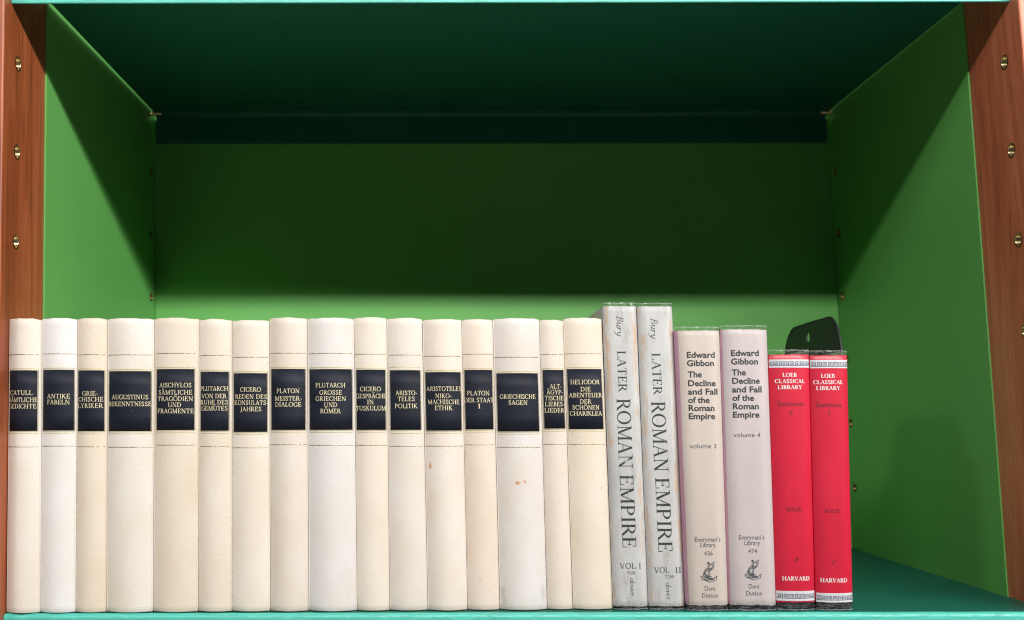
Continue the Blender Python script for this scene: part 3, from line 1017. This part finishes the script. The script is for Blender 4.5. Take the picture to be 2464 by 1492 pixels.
CREAM = [
 ((-0.2891, -0.2683, -0.2887, -0.2672, 0.1876, 0.0030), (-0.0003, 0.1348, 0.0188, 0.0399), 0.1646, 0.1052, [ ("CATULL",-0.0014,0.1399,0.0149), ("SÄMTLICHE",-0.0005,0.1353,0.0186), ("GEDICHTE",-0.0008,0.1312,0.0180)]),
 ((-0.2682, -0.2452, -0.2671, -0.2451, 0.1878, 0.0037), (0.0001, 0.1351, 0.0208, 0.0400), 0.1651, 0.1056, [ ("ANTIKE",0.0005,0.1376,0.0146), ("FABELN",0.0005,0.1338,0.0143)]),
 ((-0.2451, -0.2257, -0.2450, -0.2256, 0.1879, 0.0043), (-0.0001, 0.1347, 0.0177, 0.0401), 0.1646, 0.1052, [ ("GRIE-",-0.0004,0.1394,0.0102), ("CHISCHE",-0.0003,0.1356,0.0162), ("LYRIKER",-0.0004,0.1315,0.0165)]),
 ((-0.2256, -0.1953, -0.2255, -0.1960, 0.1877, 0.0050), (0.0000, 0.1344, 0.0279, 0.0396), 0.1644, 0.1048, [ ("AUGUSTINUS",0.0002,0.1370,0.0236), ("BEKENNTNISSE",0.0000,0.1326,0.0279)]),
 ((-0.1952, -0.1660, -0.1959, -0.1673, 0.1880, 0.0057), (-0.0001, 0.1354, 0.0252, 0.0403), 0.1654, 0.1061, [ ("AISCHYLOS",-0.0001,0.1447,0.0208), ("SÄMTLICHE",-0.0001,0.1400,0.0216), ("TRAGÖDIEN",-0.0001,0.1359,0.0228), ("UND",-0.0001,0.1320,0.0084), ("FRAGMENTE",-0.0000,0.1280,0.0234)]),
 ((-0.1659, -0.1446, -0.1672, -0.1459, 0.1872, 0.0063), (-0.0001, 0.1343, 0.0190, 0.0391), 0.1641, 0.1051, [ ("PLUTARCH",-0.0004,0.1424,0.0180), ("VON DER",-0.0004,0.1376,0.0166), ("RUHE DES",-0.0004,0.1336,0.0178), ("GEMÜTES",-0.0002,0.1297,0.0169)]),
 ((-0.1444, -0.1201, -0.1458, -0.1215, 0.1866, 0.0070), (0.0000, 0.1334, 0.0224, 0.0389), 0.1629, 0.1043, [ ("CICERO",0.0004,0.1418,0.0135), ("REDEN DES",0.0005,0.1372,0.0205), ("KONSULATS-",0.0005,0.1333,0.0216), ("JAHRES",0.0005,0.1292,0.0136)]),
 ((-0.1200, -0.0954, -0.1214, -0.0969, 0.1883, 0.0077), (0.0000, 0.1354, 0.0228, 0.0404), 0.1655, 0.1062, [ ("PLATON",0.0002,0.1409,0.0147), ("MEISTER-",0.0003,0.1360,0.0174), ("DIALOGE",0.0002,0.1321,0.0169)]),
 ((-0.0953, -0.0646, -0.0968, -0.0659, 0.1880, 0.0083), (0.0000, 0.1353, 0.0284, 0.0402), 0.1653, 0.1057, [ ("PLUTARCH",0.0000,0.1445,0.0193), ("GROSSE",0.0002,0.1398,0.0146), ("GRIECHEN",0.0001,0.1358,0.0197), ("UND",0.0002,0.1318,0.0084), ("RÖMER",0.0001,0.1278,0.0133)]),
 ((-0.0645, -0.0431, -0.0658, -0.0451, 0.1885, 0.0090), (0.0000, 0.1351, 0.0197, 0.0400), 0.1649, 0.1056, [ ("CICERO",-0.0002,0.1421,0.0136), ("GESPRÄCHE",0.0000,0.1375,0.0198), ("IN",-0.0002,0.1336,0.0041), ("TUSKULUM",-0.0001,0.1296,0.0195)]),
 ((-0.0430, -0.0198, -0.0450, -0.0206, 0.1881, 0.0097), (0.0000, 0.1349, 0.0205, 0.0397), 0.1643, 0.1049, [ ("ARISTO-",0.0007,0.1395,0.0140), ("TELES",0.0006,0.1356,0.0110), ("POLITIK",0.0005,0.1310,0.0147)]),
 ((-0.0196, 0.0062, -0.0205, 0.0050, 0.1873, 0.0103), (0.0000, 0.1340, 0.0238, 0.0389), 0.1635, 0.1050, [ ("ARISTOTELES",0.0004,0.1422,0.0230), ("NIKO-",0.0001,0.1375,0.0105), ("MACHISCHE",0.0001,0.1336,0.0204), ("ETHIK",0.0001,0.1297,0.0116)]),
 ((0.0063, 0.0268, 0.0051, 0.0257, 0.1873, 0.0110), (-0.0000, 0.1351, 0.0189, 0.0397), 0.1649, 0.1058, [ ("PLATON",-0.0003,0.1393,0.0146), ("DER STAAT",-0.0000,0.1348,0.0191), ("I",0.0001,0.1308,0.0017)]),
 ((0.0269, 0.0576, 0.0259, 0.0563, 0.1879, 0.0117), (-0.0002, 0.1333, 0.0278, 0.0388), 0.1628, 0.1041, [ ("GRIECHISCHE",-0.0003,0.1370,0.0233), ("SAGEN",-0.0003,0.1331,0.0122)]),
 ((0.0577, 0.0735, 0.0565, 0.0729, 0.1870, 0.0123), (0.0001, 0.1353, 0.0143, 0.0392), 0.1648, 0.1060, [ ("ALT-",0.0014,0.1437,0.0079), ("ÄGYP-",0.0007,0.1399,0.0108), ("TISCHE",0.0003,0.1360,0.0123), ("LIEBES-",0.0006,0.1321,0.0127), ("LIEDER",0.0003,0.1281,0.0130)]),
 ((0.0736, 0.0992, 0.0732, 0.0989, 0.1882, 0.0130), (-0.0002, 0.1354, 0.0233, 0.0401), 0.1652, 0.1059, [ ("HELIODOR",0.0001,0.1465,0.0193), ("DIE",-0.0000,0.1418,0.0066), ("ABENTEUER",0.0001,0.1379,0.0220), ("DER",-0.0002,0.1338,0.0076), ("SCHÖNEN",-0.0001,0.1299,0.0175), ("CHARIKLEA",-0.0001,0.1260,0.0211)]),
]
TONE = [(0.637, 0.604, 0.563), (0.644, 0.633, 0.641), (0.610, 0.543, 0.464), (0.620, 0.591, 0.558), (0.596, 0.535, 0.464), (0.606, 0.556, 0.496), (0.615, 0.574, 0.517), (0.579, 0.535, 0.491), (0.584, 0.569, 0.570), (0.619, 0.574, 0.522), (0.579, 0.547, 0.517), (0.610, 0.565, 0.522), (0.606, 0.535, 0.480), (0.571, 0.551, 0.547), (0.582, 0.529, 0.484), (0.594, 0.538, 0.469)]
WORD = ["GEDICHTE, first in the row against the left post", "FABELN", "GRIECHISCHE LYRIKER", "BEKENNTNISSE", "TRAGÖDIEN UND FRAGMENTE", "VON DER RUHE DES GEMÜTES",
        "REDEN DES KONSULATSJAHRES", "MEISTERDIALOGE", "GROSSE GRIECHEN UND RÖMER", "GESPRÄCHE IN TUSKULUM", "POLITIK", "NIKOMACHISCHE ETHIK",
        "DER STAAT", "GRIECHISCHE SAGEN", "LIEBESLIEDER", "ABENTEUER DER SCHÖNEN"]
LOOK = {1: "bright white leather book with black label reading", 8: "wide pale grey-white leather book with black label reading", 11: "cream leather book with an orange scuff below its black label",
        13: "wide grey-white leather book with orange spots and black label", 14: "narrowest cream leather book with black label reading"}


def cream_book(i):
    geo, lab, zu, zl, lines = CREAM[i]
    w = geo[1] - geo[0]
    bulge = {0: .0036, 7: .0040, 8: .0046, 11: .0042, 13: .0046}.get(i, .09 * w + .0010)
    bk = Book(geo, .0004, bulge, 2.0)
    lim = .925
    yf = lambda t: bk.ye - bk.b * (1 - min(1.0, abs(t) / lim) ** bk.p)
    root = empty("leather_book", lean((bk.x(0, 0), bk.ye, 0.0)), "%s %s" % (LOOK.get(i, "cream leather book with black label reading"), WORD[i]), "book", "cream leather books with black spine labels")

    def loc(dx, z):
        p = lean((bk.x(bk.t_of(dx, z), z), 0, z))
        return p.x - root.location.x, z
    mat = LEATHER
    st = []
    if i == 11: st = [(*loc(-.0095, .0925), .0009, .0026, (.46, .22, .08), .9)]
    if i == 13: st = [(*loc(-.0010, .0812), .0026, .0014, (.44, .20, .07), .95), (*loc(.0022, .0822), .0016, .0012, (.44, .20, .07), .95),
                      (*loc(-.0125, .0105), .0024, .0075, (.36, .35, .34), .55), (*loc(.0130, .0110), .0018, .0060, (.38, .37, .36), .45), (*loc(-.0120, .040), .002, .014, (.45, .44, .43), .30)]
    if i == 15: st = [(*loc(.0082, .0780), .0006, .0014, (.52, .33, .17), .7), (*loc(-.0015, .0870), .0022, .0018, (.66, .50, .30), .35)]
    if i == 3: st = [(*loc(-.0137, .028), .0012, .0040, (.66, .50, .34), .5)]
    if i == 12: st = [(*loc(-.002, .020), .0004, .0009, (.35, .28, .22), .8), (*loc(.0078, .0165), .0004, .0006, (.3, .25, .2), .8)]
    if i == 7: st = [(*loc(.0085, .1015), .0005, .0006, (.45, .30, .2), .7)]
    if st:
        mat = mat_cream("cream_leather_stained", st)
    mb = MB()
    shell(mb, bk, outline(bk, True), bk.z0, bk.zt, .0021, wob=.00045, seed=i * 3.3 + 1, crown=.0006)
    o = mb.build("binding", [mat], root)
    o.color = TONE[i] + (1,)
    page_block(bk, root, .0023, .0035)
    # label: black leather patch, gilt borders and gilt lettering
    dxc, zc, lw, lh = lab
    mb = MB()
    h = lw / 2
    gap = .0010 if i == 10 else .0
    zb, zt = zc - lh / 2, zc + lh / 2
    patch(mb, bk, dxc - h, dxc + h, zb, zt, .00022, 0, 20, 4, yf, rim=.0003)
    patch(mb, bk, dxc - h - .0002, dxc + h + .0002, zt + .0006 + gap, zt + .00105 + gap, .00026, 1, 20, 1, yf)
    patch(mb, bk, dxc - h, dxc + h, zb - .00125 - gap * .5, zb - .0008 - gap * .5, .00026, 1, 20, 1, yf)
    patch(mb, bk, dxc - h, dxc + h, zt - .00042, zt - .00004, .00036, 1, 20, 1, yf)
    patch(mb, bk, dxc - h, dxc + h, zb + .00004, zb + .00036, .00036, 1, 20, 1, yf)
    for sx in (-1, 1):
        e = dxc + sx * (h - .0002)
        patch(mb, bk, min(e, e - sx * .00016), max(e, e - sx * .00016), zb + .0004, zt - .0005, .00036, 1, 1, 4, yf)
    for s, dx, z, tw in lines:
        put_text(mb, bk, serif_text(s, 'gilt', .07), dx, z, tw, .0029, .00036, 1, yf)
    mb.build("title_label", [BLACK_LEATHER, GILT], root)
    for z in (zu, zl):
        mb = MB()
        tilt = rnd.uniform(-.00012, .00012)
        patch(mb, bk, dxc - h - .0002, dxc + h, z - .00016, z + .00016, .00022, 0, 20, 1, yf, rim=.0003)
        mb.build("gilt_rule", [GILT_LINE], root)


for i in range(16):
    cream_book(i)


def sleeve(bk, root, pts, z0, z1, seed, amp=.0008):
    """clear plastic film folded round the jacket, crumpled along its free edges"""
    mb = MB()
    W = bk.tr - bk.tl
    zs = [z0, z0 + .0012, z0 + .0026, z0 + .0045, z0 + .008] + [z0 + (z1 - z0) * i / 10 for i in range(1, 10)] + [z1 - .008, z1 - .0045, z1 - .0026, z1 - .0012, z1]
    sub = []
    for a, b in zip(pts, pts[1:]):
        k = 3 if abs(a[1] - b[1]) > .02 else 2
        sub += [(a[0] + (b[0] - a[0]) * q / k, a[1] + (b[1] - a[1]) * q / k) for q in range(k)]
    sub.append(pts[-1])
    n = len(sub)
    vs, uvs = [], []
    for j, z in enumerate(zs):
        near = max(0.0, 1 - min(z - z0, z1 - z) / .007)
        for (t, y) in sub:
            l, r = bk.edges(z)
            c, h = (l + r) / 2, (r - l) / 2
            q = Vector((t * W * 260, z * 420, seed))
            d = .00042 + near * amp * (noise.noise(q) + .6 * noise.noise(q * 2.3)) + .00010 * noise.noise(Vector((t * W * 60, z * 45, seed + 5)))
            d = max(d, .00034)
            zz = z
            if j in (0, len(zs) - 1):
                zz += (noise.noise(Vector((t * W * 190, seed, 2.0))) * .0005 + noise.noise(Vector((t * W * 600, seed, 7.0))) * .0002)
                if j == 0: zz = max(zz, .0004)
            sd = abs(t) >= .985
            vs.append((c + t * h + (math.copysign(min(d, .0003), t) * -.5 if sd else 0), y - (0 if sd and y > bk.ye + .01 else d), zz))
            uvs.append(((t + 1) / 2, min(z - z0, z1 - z)))
    fs = [(j * n + i, j * n + i + 1, (j + 1) * n + i + 1, (j + 1) * n + i) for j in range(len(zs) - 1) for i in range(n - 1)]
    mb.add(vs, fs, 0, uvs, smooth=True)
    mb.build("plastic_sleeve", [FILM], root, fix=False)


def core(bk, root, ztop):
    """the dark shell under the jacket: cloth, painted shade on red books, filler in paperbacks"""
    b2 = Book((bk.tl + .0008, bk.tr - .0008, bk.bl + .0008, bk.br - .0008, bk.zt, bk.ye + .0012), .0012, bk.b, bk.p, bk.depth - .002)
    mb = MB()
    shell(mb, b2, outline(b2, False, 18), .0012, ztop, .002)
    mb.build("binding", [DARK_CLOTH_SHADE], root)


def jacket_book(name, geo, label, group, bulge, power, depth, zj0, zs_top, draw, mats, side_lim, seed, core_top=.0022):
    bk = Book(geo, .0012, bulge, power, depth)
    root = empty(name, lean((bk.x(0, 0), bk.ye, 0.0)), label, "book", group)
    pts = outline(bk, False, 30)
    core(bk, root, bk.zt - core_top)
    page_block(bk, root, .003, .005)
    mb = MB()
    shell(mb, bk, pts, zj0, bk.zt, .0003, mat_of=lambda i, p: 1 if (p[i][0] + p[i + 1][0]) / 2 < -side_lim or (p[i][0] + p[i + 1][0]) / 2 > .99 else 0,
          wob=.0004, seed=seed, bot_free=True)
    draw(mb, bk)
    mb.build("cover" if name == "paperback_book" else "dust_jacket", mats, root)
    sleeve(bk, root, pts, .0006, bk.zt + zs_top, seed)
    return root


def bury(vol, tcode, T):
    def draw(mb, bk):
        for s, a in T['down']:
            st = 'cursive' if s in ('Bury', 'dover') else 'title'
            put_text_down(mb, bk, serif_text(s, st, .05 if st == 'title' else .01), *a, 0.00016, 3 if st == 'cursive' else 2)
        for s, a in T['serif']:
            put_text(mb, bk, serif_text(s, 'text', .06), *a, .00016, 3)
        put_text(mb, bk, sans_text(tcode, -.008), *T['code'], .00016, 3)
    return draw


jacket_book("paperback_book", (0.0999, 0.1222, 0.0990, 0.1214, 0.1965, 0.0125), "worn white book LATER ROMAN EMPIRE marked VOL I, in clear plastic", "worn white paperbacks LATER ROMAN EMPIRE",
            .0022, 5.0, .125, .0022, .0022, bury(1, "T398", {
                'down': [("Bury", (0.1903, 0.1764, -0.0025, -0.0028, .0046)), ("LATER", (0.1669, 0.1397, -0.0029, -0.0028, .0057)), ("ROMAN", (0.1354, 0.0906, -0.0044, -0.0044, .0091)),
                         ("EMPIRE", (0.0861, 0.0398, -0.0042, -0.0040, .0089)), ("dover", (0.0202, 0.0086, -0.0001, -0.0001, .0033))],
                'serif': [("VOL I", (0.00042, 0.02803, 0.01365, .0036))], 'code': (0.00098, 0.02347, 0.00503, .0021)}),
            [WHITE_PAPER, WHITE_PAPER, INK_WORN, INK_GREY], 2.0, 11.0)
jacket_book("paperback_book", (0.1229, 0.1460, 0.1217, 0.1452, 0.1963, 0.0125), "scuffed white book LATER ROMAN EMPIRE marked VOL II, brown wear on its edge", "worn white paperbacks LATER ROMAN EMPIRE",
            .0022, 5.0, .125, .0022, .0022, bury(2, "T399", {
                'down': [("Bury", (0.1887, 0.1748, -0.0033, -0.0037, .0046)), ("LATER", (0.1653, 0.1377, -0.0036, -0.0034, .0057)), ("ROMAN", (0.1336, 0.0883, -0.0051, -0.0048, .0091)),
                         ("EMPIRE", (0.0841, 0.0369, -0.0045, -0.0042, .0091)), ("dover", (0.0175, 0.0058, -0.0003, -0.0003, .0033))],
                'serif': [("VOL", (-0.00267, 0.02526, 0.00964, .0036)), ("II", (0.00811, 0.02535, 0.00358, .0036))], 'code': (0.00216, 0.02092, 0.00558, .0021)}),
            [WHITE_PAPER, WHITE_PAPER, INK_WORN, INK_GREY], 2.0, 23.0)

EMBLEM = [  # a dolphin wound round an anchor, in units of its height (x from the shank, y from the foot)
    ('l', [(-.02, .87), (-.03, .25)]), ('l', [(.035, .87), (.035, .22)]),
    ('l', [(-.405, .315), (-.33, .10), (-.21, .105), (.02, .0), (.23, .055), (.355, .10), (.41, .31)]),
    ('l', [(-.405, .315), (-.29, .20), (-.05, .09), (.20, .15), (.30, .22), (.41, .31)]),
    ('l', [(-.27, .15), (-.13, .10), (.0, .12)]), ('l', [(.08, .10), (.20, .12), (.29, .17)]),
    ('l', [(.04, .90), (.13, .87), (.21, .93), (.31, .985)]), ('l', [(.31, .985), (.26, .84), (.16, .86), (.05, .80)]),
    ('l', [(.27, .84), (.24, .68), (.12, .57), (.04, .54)]), ('l', [(.22, .82), (.19, .72), (.08, .66), (-.06, .70), (-.18, .58), (-.26, .43), (-.25, .32), (-.18, .25)]),
    ('l', [(.04, .60), (-.10, .56), (-.17, .44), (-.10, .33), (.06, .30), (.15, .25)]), ('l', [(.02, .64), (-.12, .62), (-.21, .45), (-.16, .33)]),
    ('l', [(.10, .62), (.18, .69)]), ('l', [(.06, .58), (.16, .64)]),
    ('b', [(-.28, .30), (-.14, .24), (.05, .20), (.20, .17)]), ('b', [(-.20, .40), (-.10, .28), (.02, .25)]), ('l', [(-.30, .33), (-.18, .22), (.0, .15), (.14, .16)]),
    ('b', [(-.24, .36), (-.21, .50), (-.14, .60)]),
]


def emblem(mb, bk, dx, z, h, off, mat):
    STYLE['line'] = (.030, .030, .03, 1); STYLE['fat'] = (.055, .055, .05, 1)
    vs, fs = [], []
    for kind, pts in EMBLEM:
        v, f = stroke_quads('K' if len(pts) > 2 else 'n', pts, 'line' if kind == 'l' else 'fat')
        o = len(vs); vs += v; fs += [[i + o for i in q] for q in f]
    c = circle(.0, .93, .055, 14)
    o = len(vs); vs += c; fs.append(list(range(o, o + len(c))))
    r = delaunay_2d_cdt([Vector(p) for p in vs], [], fs, 0, 1e-6)
    tri = ([(p[0], p[1]) for p in r[0]], [f for f, s in zip(r[2], r[5]) if s], 1.0)
    put_text(mb, bk, tri, dx, z, h, h, off, mat)


def gibbon(T):
    def draw(mb, bk):
        for s, a in T['bold']:
            put_text(mb, bk, sans_text(s, .024), *a, .00016, 2)
        for s, a in T['plain']:
            put_text(mb, bk, sans_text(s, -.002), *a, .00016, 3)
        emblem(mb, bk, *T['emblem'], .00016, 3)
    return draw


jacket_book("jacketed_book", (0.1461, 0.1758, 0.1453, 0.1723, 0.1799, 0.0095), "faded beige book marked volume 3 in a clear plastic jacket", "Decline and Fall volumes in plastic jackets",
            .0036, 4.0, .122, .0034, .0024, gibbon({
                'bold': [("Edward", (0.00138, 0.16403, 0.01845, .00385)), ("Gibbon", (0.00091, 0.15861, 0.01774, .00385)), ("The", (-0.00313, 0.15126, 0.00903, .00385)), ("Decline", (0.00139, 0.14554, 0.01817, .00385)),
                         ("and Fall", (0.00179, 0.14007, 0.01951, .00385)), ("of the", (-0.00107, 0.13462, 0.01386, .00385)), ("Roman", (0.00051, 0.12940, 0.01692, .00385)), ("Empire", (0.00063, 0.12411, 0.01724, .00385))],
                'plain': [("volume 3", (0.00053, 0.10475, 0.01734, .0028)), ("Everyman\u2019s", (0.00132, 0.04519, 0.01643, .0029)), ("Library", (0.00132, 0.04185, 0.00975, .0029)), ("436", (0.00133, 0.03639, 0.00556, .0026)),
                          ("Dent", (0.00157, 0.01432, 0.00678, .0027)), ("Dutton", (0.00142, 0.00995, 0.01018, .0027))],
                'emblem': (0.00109, 0.02473, .01305)}), [PINK_PAPER, MAUVE_PAPER, INK, INK_GREY], .86, 31.0)
jacket_book("jacketed_book", (0.1760, 0.2071, 0.1724, 0.2031, 0.1807, 0.0095), "pale lilac book marked volume 4 in a clear plastic jacket", "Decline and Fall volumes in plastic jackets",
            .0036, 4.0, .122, .0036, .0024, gibbon({
                'bold': [("Edward", (-0.00024, 0.16516, 0.01819, .00385)), ("Gibbon", (-0.00067, 0.15966, 0.01759, .00385)), ("The", (-0.00470, 0.15254, 0.00913, .00385)), ("Decline", (-0.00013, 0.14705, 0.01800, .00385)),
                         ("and Fall", (0.00027, 0.14143, 0.01937, .00385)), ("of the", (-0.00233, 0.13597, 0.01396, .00385)), ("Roman", (-0.00077, 0.13052, 0.01689, .00385)), ("Empire", (-0.00071, 0.12507, 0.01712, .00385))],
                'plain': [("volume 4", (-0.00067, 0.11189, 0.01724, .0028)), ("Everyman\u2019s", (0.00026, 0.04651, 0.01631, .0029)), ("Library", (0.00046, 0.04301, 0.00988, .0029)), ("474", (0.00050, 0.03770, 0.00563, .0026)),
                          ("Dent", (0.00077, 0.01563, 0.00677, .0027)), ("Dutton", (0.00063, 0.01126, 0.01015, .0027))],
                'emblem': (0.00024, 0.02604, .01305)}), [LILAC_PAPER, MAUVE_PAPER, INK, INK_GREY], .90, 43.0)


def meander(mb, bk, dx0, dx1, zc, h, mat, off):
    """Greek key: one hooked spiral per unit between two ruled lines"""
    u = h / 8.0
    per = 8.6 * u
    n = int((dx1 - dx0) / per) + 2
    lw = u * .95
    segs = [(dx0, zc + h / 2, dx1, zc + h / 2), (dx0, zc - h / 2, dx1, zc - h / 2)]
    start = dx1 - n * per
    for k in range(n):
        x = start + k * per
        P = [(0.8, 0), (0.8, 6.2), (7.0, 6.2), (7.0, 1.9), (2.9, 1.9), (2.9, 4.1), (5.0, 4.1)]
        P = [(8.6 - a, b) for a, b in P]
        for (a, b), (c, d) in zip(P, P[1:]):
            segs.append((x + a * u, zc - h / 2 + (b + .0) * u, x + c * u, zc - h / 2 + d * u))
    vs, fs = [], []
    for (a, b, c, d) in segs:
        a, c = max(a, dx0), max(c, dx0)
        if abs(a - c) < 1e-7 and abs(b - d) < 1e-7 or (a <= dx0 and c <= dx0): continue
        hx = hz = lw / 2
        x0, x1, z0, z1 = min(a, c) - hx, max(a, c) + hx, min(b, d) - hz, max(b, d) + hz
        x0, x1 = max(x0, dx0), min(x1, dx1)
        o = len(vs); vs += [(x0 * 1e3, z0 * 1e3), (x1 * 1e3, z0 * 1e3), (x1 * 1e3, z1 * 1e3), (x0 * 1e3, z1 * 1e3)]; fs.append([o, o + 1, o + 2, o + 3])
    # split long rules so that they bend with the spine
    r = delaunay_2d_cdt([Vector(p) for p in vs], [], fs, 0, 1e-5)
    out = []
    for p in r[0]:
        x, z = p[0] / 1e3, p[1] / 1e3
        t = bk.t_of(x, z)
        out.append((bk.x(t, z), bk.y(t) - off, z))
    mb.add(out, [f for f, s in zip(r[2], r[5]) if s], mat)


def loeb(T):
    def draw(mb, bk):
        for z, h, k in T['band']:
            l, r = bk.edges(z)
            hw = (r - l) / 2 * .985
            patch(mb, bk, -hw, hw, z - h / 2, z + h / 2, .00012, 2, 30, 1)
            meander(mb, bk, -hw * .985, hw * .985, k, .0032, 3, .00022)
        for s, a in T['white']:
            put_text(mb, bk, serif_text(s, 'bold', .10), *a, .00016, 4)
        for s, a in T['dark']:
            put_text(mb, bk, serif_text(s, 'text', .05), *a, .00016, 5)
    return draw


jacket_book("clothbound_book", (0.2072, 0.2340, 0.2033, 0.2282, 0.1642, 0.0100), "red book marked II with Greek key bands, next to the lilac book", "small red books with Greek key bands",
            .0032, 2.6, .108, .0050, .0030, loeb({
                'band': [(.15825, .0054, .15848), (.0093, .0062, .0095)],
                'white': [("LOEB", (-0.00054, 0.15079, 0.00922, .0025)), ("CLASSICAL", (-0.00037, 0.14672, 0.01955, .0025)), ("LIBRARY", (-0.00043, 0.14281, 0.01577, .0025)), ("HARVARD", (0.00011, 0.02028, 0.01761, .0026))],
                'dark': [("Suetonius", (-0.00035, 0.13219, 0.01701, .0031)), ("II", (-0.00044, 0.12619, 0.00219, .0027)), ("ROLFE", (-0.00011, 0.06407, 0.00945, .0024)), ("3", (-0.00079, 0.03209, 0.00123, .0024)), ("8", (0.00100, 0.03269, 0.00124, .0022))]}),
            [RED_PAPER, RED_PAPER, BAND_WHITE, INK_NAVY, INK_WHITE, INK_MAROON], 2.0, 57.0)
jacket_book("clothbound_book", (0.2341, 0.2588, 0.2287, 0.2523, 0.1636, 0.0095), "red book marked I with Greek key bands, last in the row", "small red books with Greek key bands",
            .0032, 2.6, .108, .0050, .0030, loeb({
                'band': [(.15784, .0054, .15791), (.0082, .0058, .0084)],
                'white': [("LOEB", (-0.00149, 0.15010, 0.00888, .0025)), ("CLASSICAL", (-0.00119, 0.14603, 0.01902, .0025)), ("LIBRARY", (-0.00129, 0.14213, 0.01539, .0025)), ("HARVARD", (-0.00065, 0.01918, 0.01708, .0026))],
                'dark': [("Suetonius", (-0.00124, 0.13144, 0.01660, .0031)), ("I", (-0.00139, 0.12615, 0.00093, .0027)), ("ROLFE", (-0.00084, 0.06307, 0.00921, .0024)), ("3", (-0.00158, 0.03089, 0.00107, .0024)), ("1", (0.00012, 0.03150, 0.00077, .0022))]}),
            [RED_PAPER, RED_PAPER, BAND_WHITE, INK_NAVY, INK_WHITE, INK_MAROON], 2.0, 71.0)


# ------------------------------------------------------------------ bookend
def bookend():
    root = empty("bookend", lean((0.261, 0.09, 0.0)), "black metal bookend with a rounded top standing behind the red books", "bookend")
    y0, y1, zt = .0255, .1560, .1921
    rf, rb = .024, .022
    prof = [(y0, .0006), (y1, .0006), (y1, .150)]
    prof += bez((y1, .150), (y1 - .003, .178), (y1 - .014, .1885), (y1 - .028, zt - .0008), 10)[1:]
    prof += bez((y1 - .028, zt - .0008), (y1 - .06, zt + .0002), (y0 + .04, zt), (y0 + .0225, zt), 6)[1:]
    prof += bez((y0 + .0225, zt), (y0 + .010, zt - .002), (y0 + .001, zt - .014), (y0, zt - .028), 10)[1:]
    slot = [(.0942 + .0042 * math.cos(a) , .1818 + (.0012 if math.sin(a) > 0 else -.0012) + .0026 * math.sin(a)) for a in [math.pi / 8 * (i + .5) for i in range(16)]]
    v, f = plate_with_holes(prof, [slot])
    mb = MB()
    xa, xb = .2606, .2619
    tilt = lambda z: -.0055 * (1 - z / .164)
    n = len(v)
    mb.add([(xa, y, z) for y, z in v] + [(xb, y, z) for y, z in v], list(f) + [[i + n for i in q] for q in f])
    for loop in (prof, slot):
        k = len(loop)
        mb.add([(xa, y, z) for y, z in loop] + [(xb, y, z) for y, z in loop], [(i, (i + 1) % k, k + (i + 1) % k, k + i) for i in range(k)])
    # a rolled bead round the free edge
    path = prof[2:] + [(y0, .0006)]
    vs, fs = [], []
    cx = (xa + xb) / 2
    for i, (y, z) in enumerate(path):
        a = path[max(0, i - 1)]; b = path[min(len(path) - 1, i + 1)]
        ty, tz = b[0] - a[0], b[1] - a[1]
        l = math.hypot(ty, tz) or 1
        ny, nz = -tz / l, ty / l
        for k in range(8):
            an = 2 * math.pi * k / 8
            vs.append((cx + .0011 * math.cos(an), y + ny * .0010 * math.sin(an), z + nz * .0010 * math.sin(an)))
    for i in range(len(path) - 1):
        for k in range(8):
            fs.append((i * 8 + k, i * 8 + (k + 1) % 8, (i + 1) * 8 + (k + 1) % 8, (i + 1) * 8 + k))
    mb.add(vs, fs, smooth=True)
    mb.v = [(x + tilt(z), y, z) for x, y, z in mb.v]
    mb.build("upright_plate", [BLACK_METAL], root)
    mb = MB()
    mb.box(.165, xa - .0054, .045, .135, .0002, .0009)
    mb.build("foot_plate", [BLACK_METAL], root)


bookend()
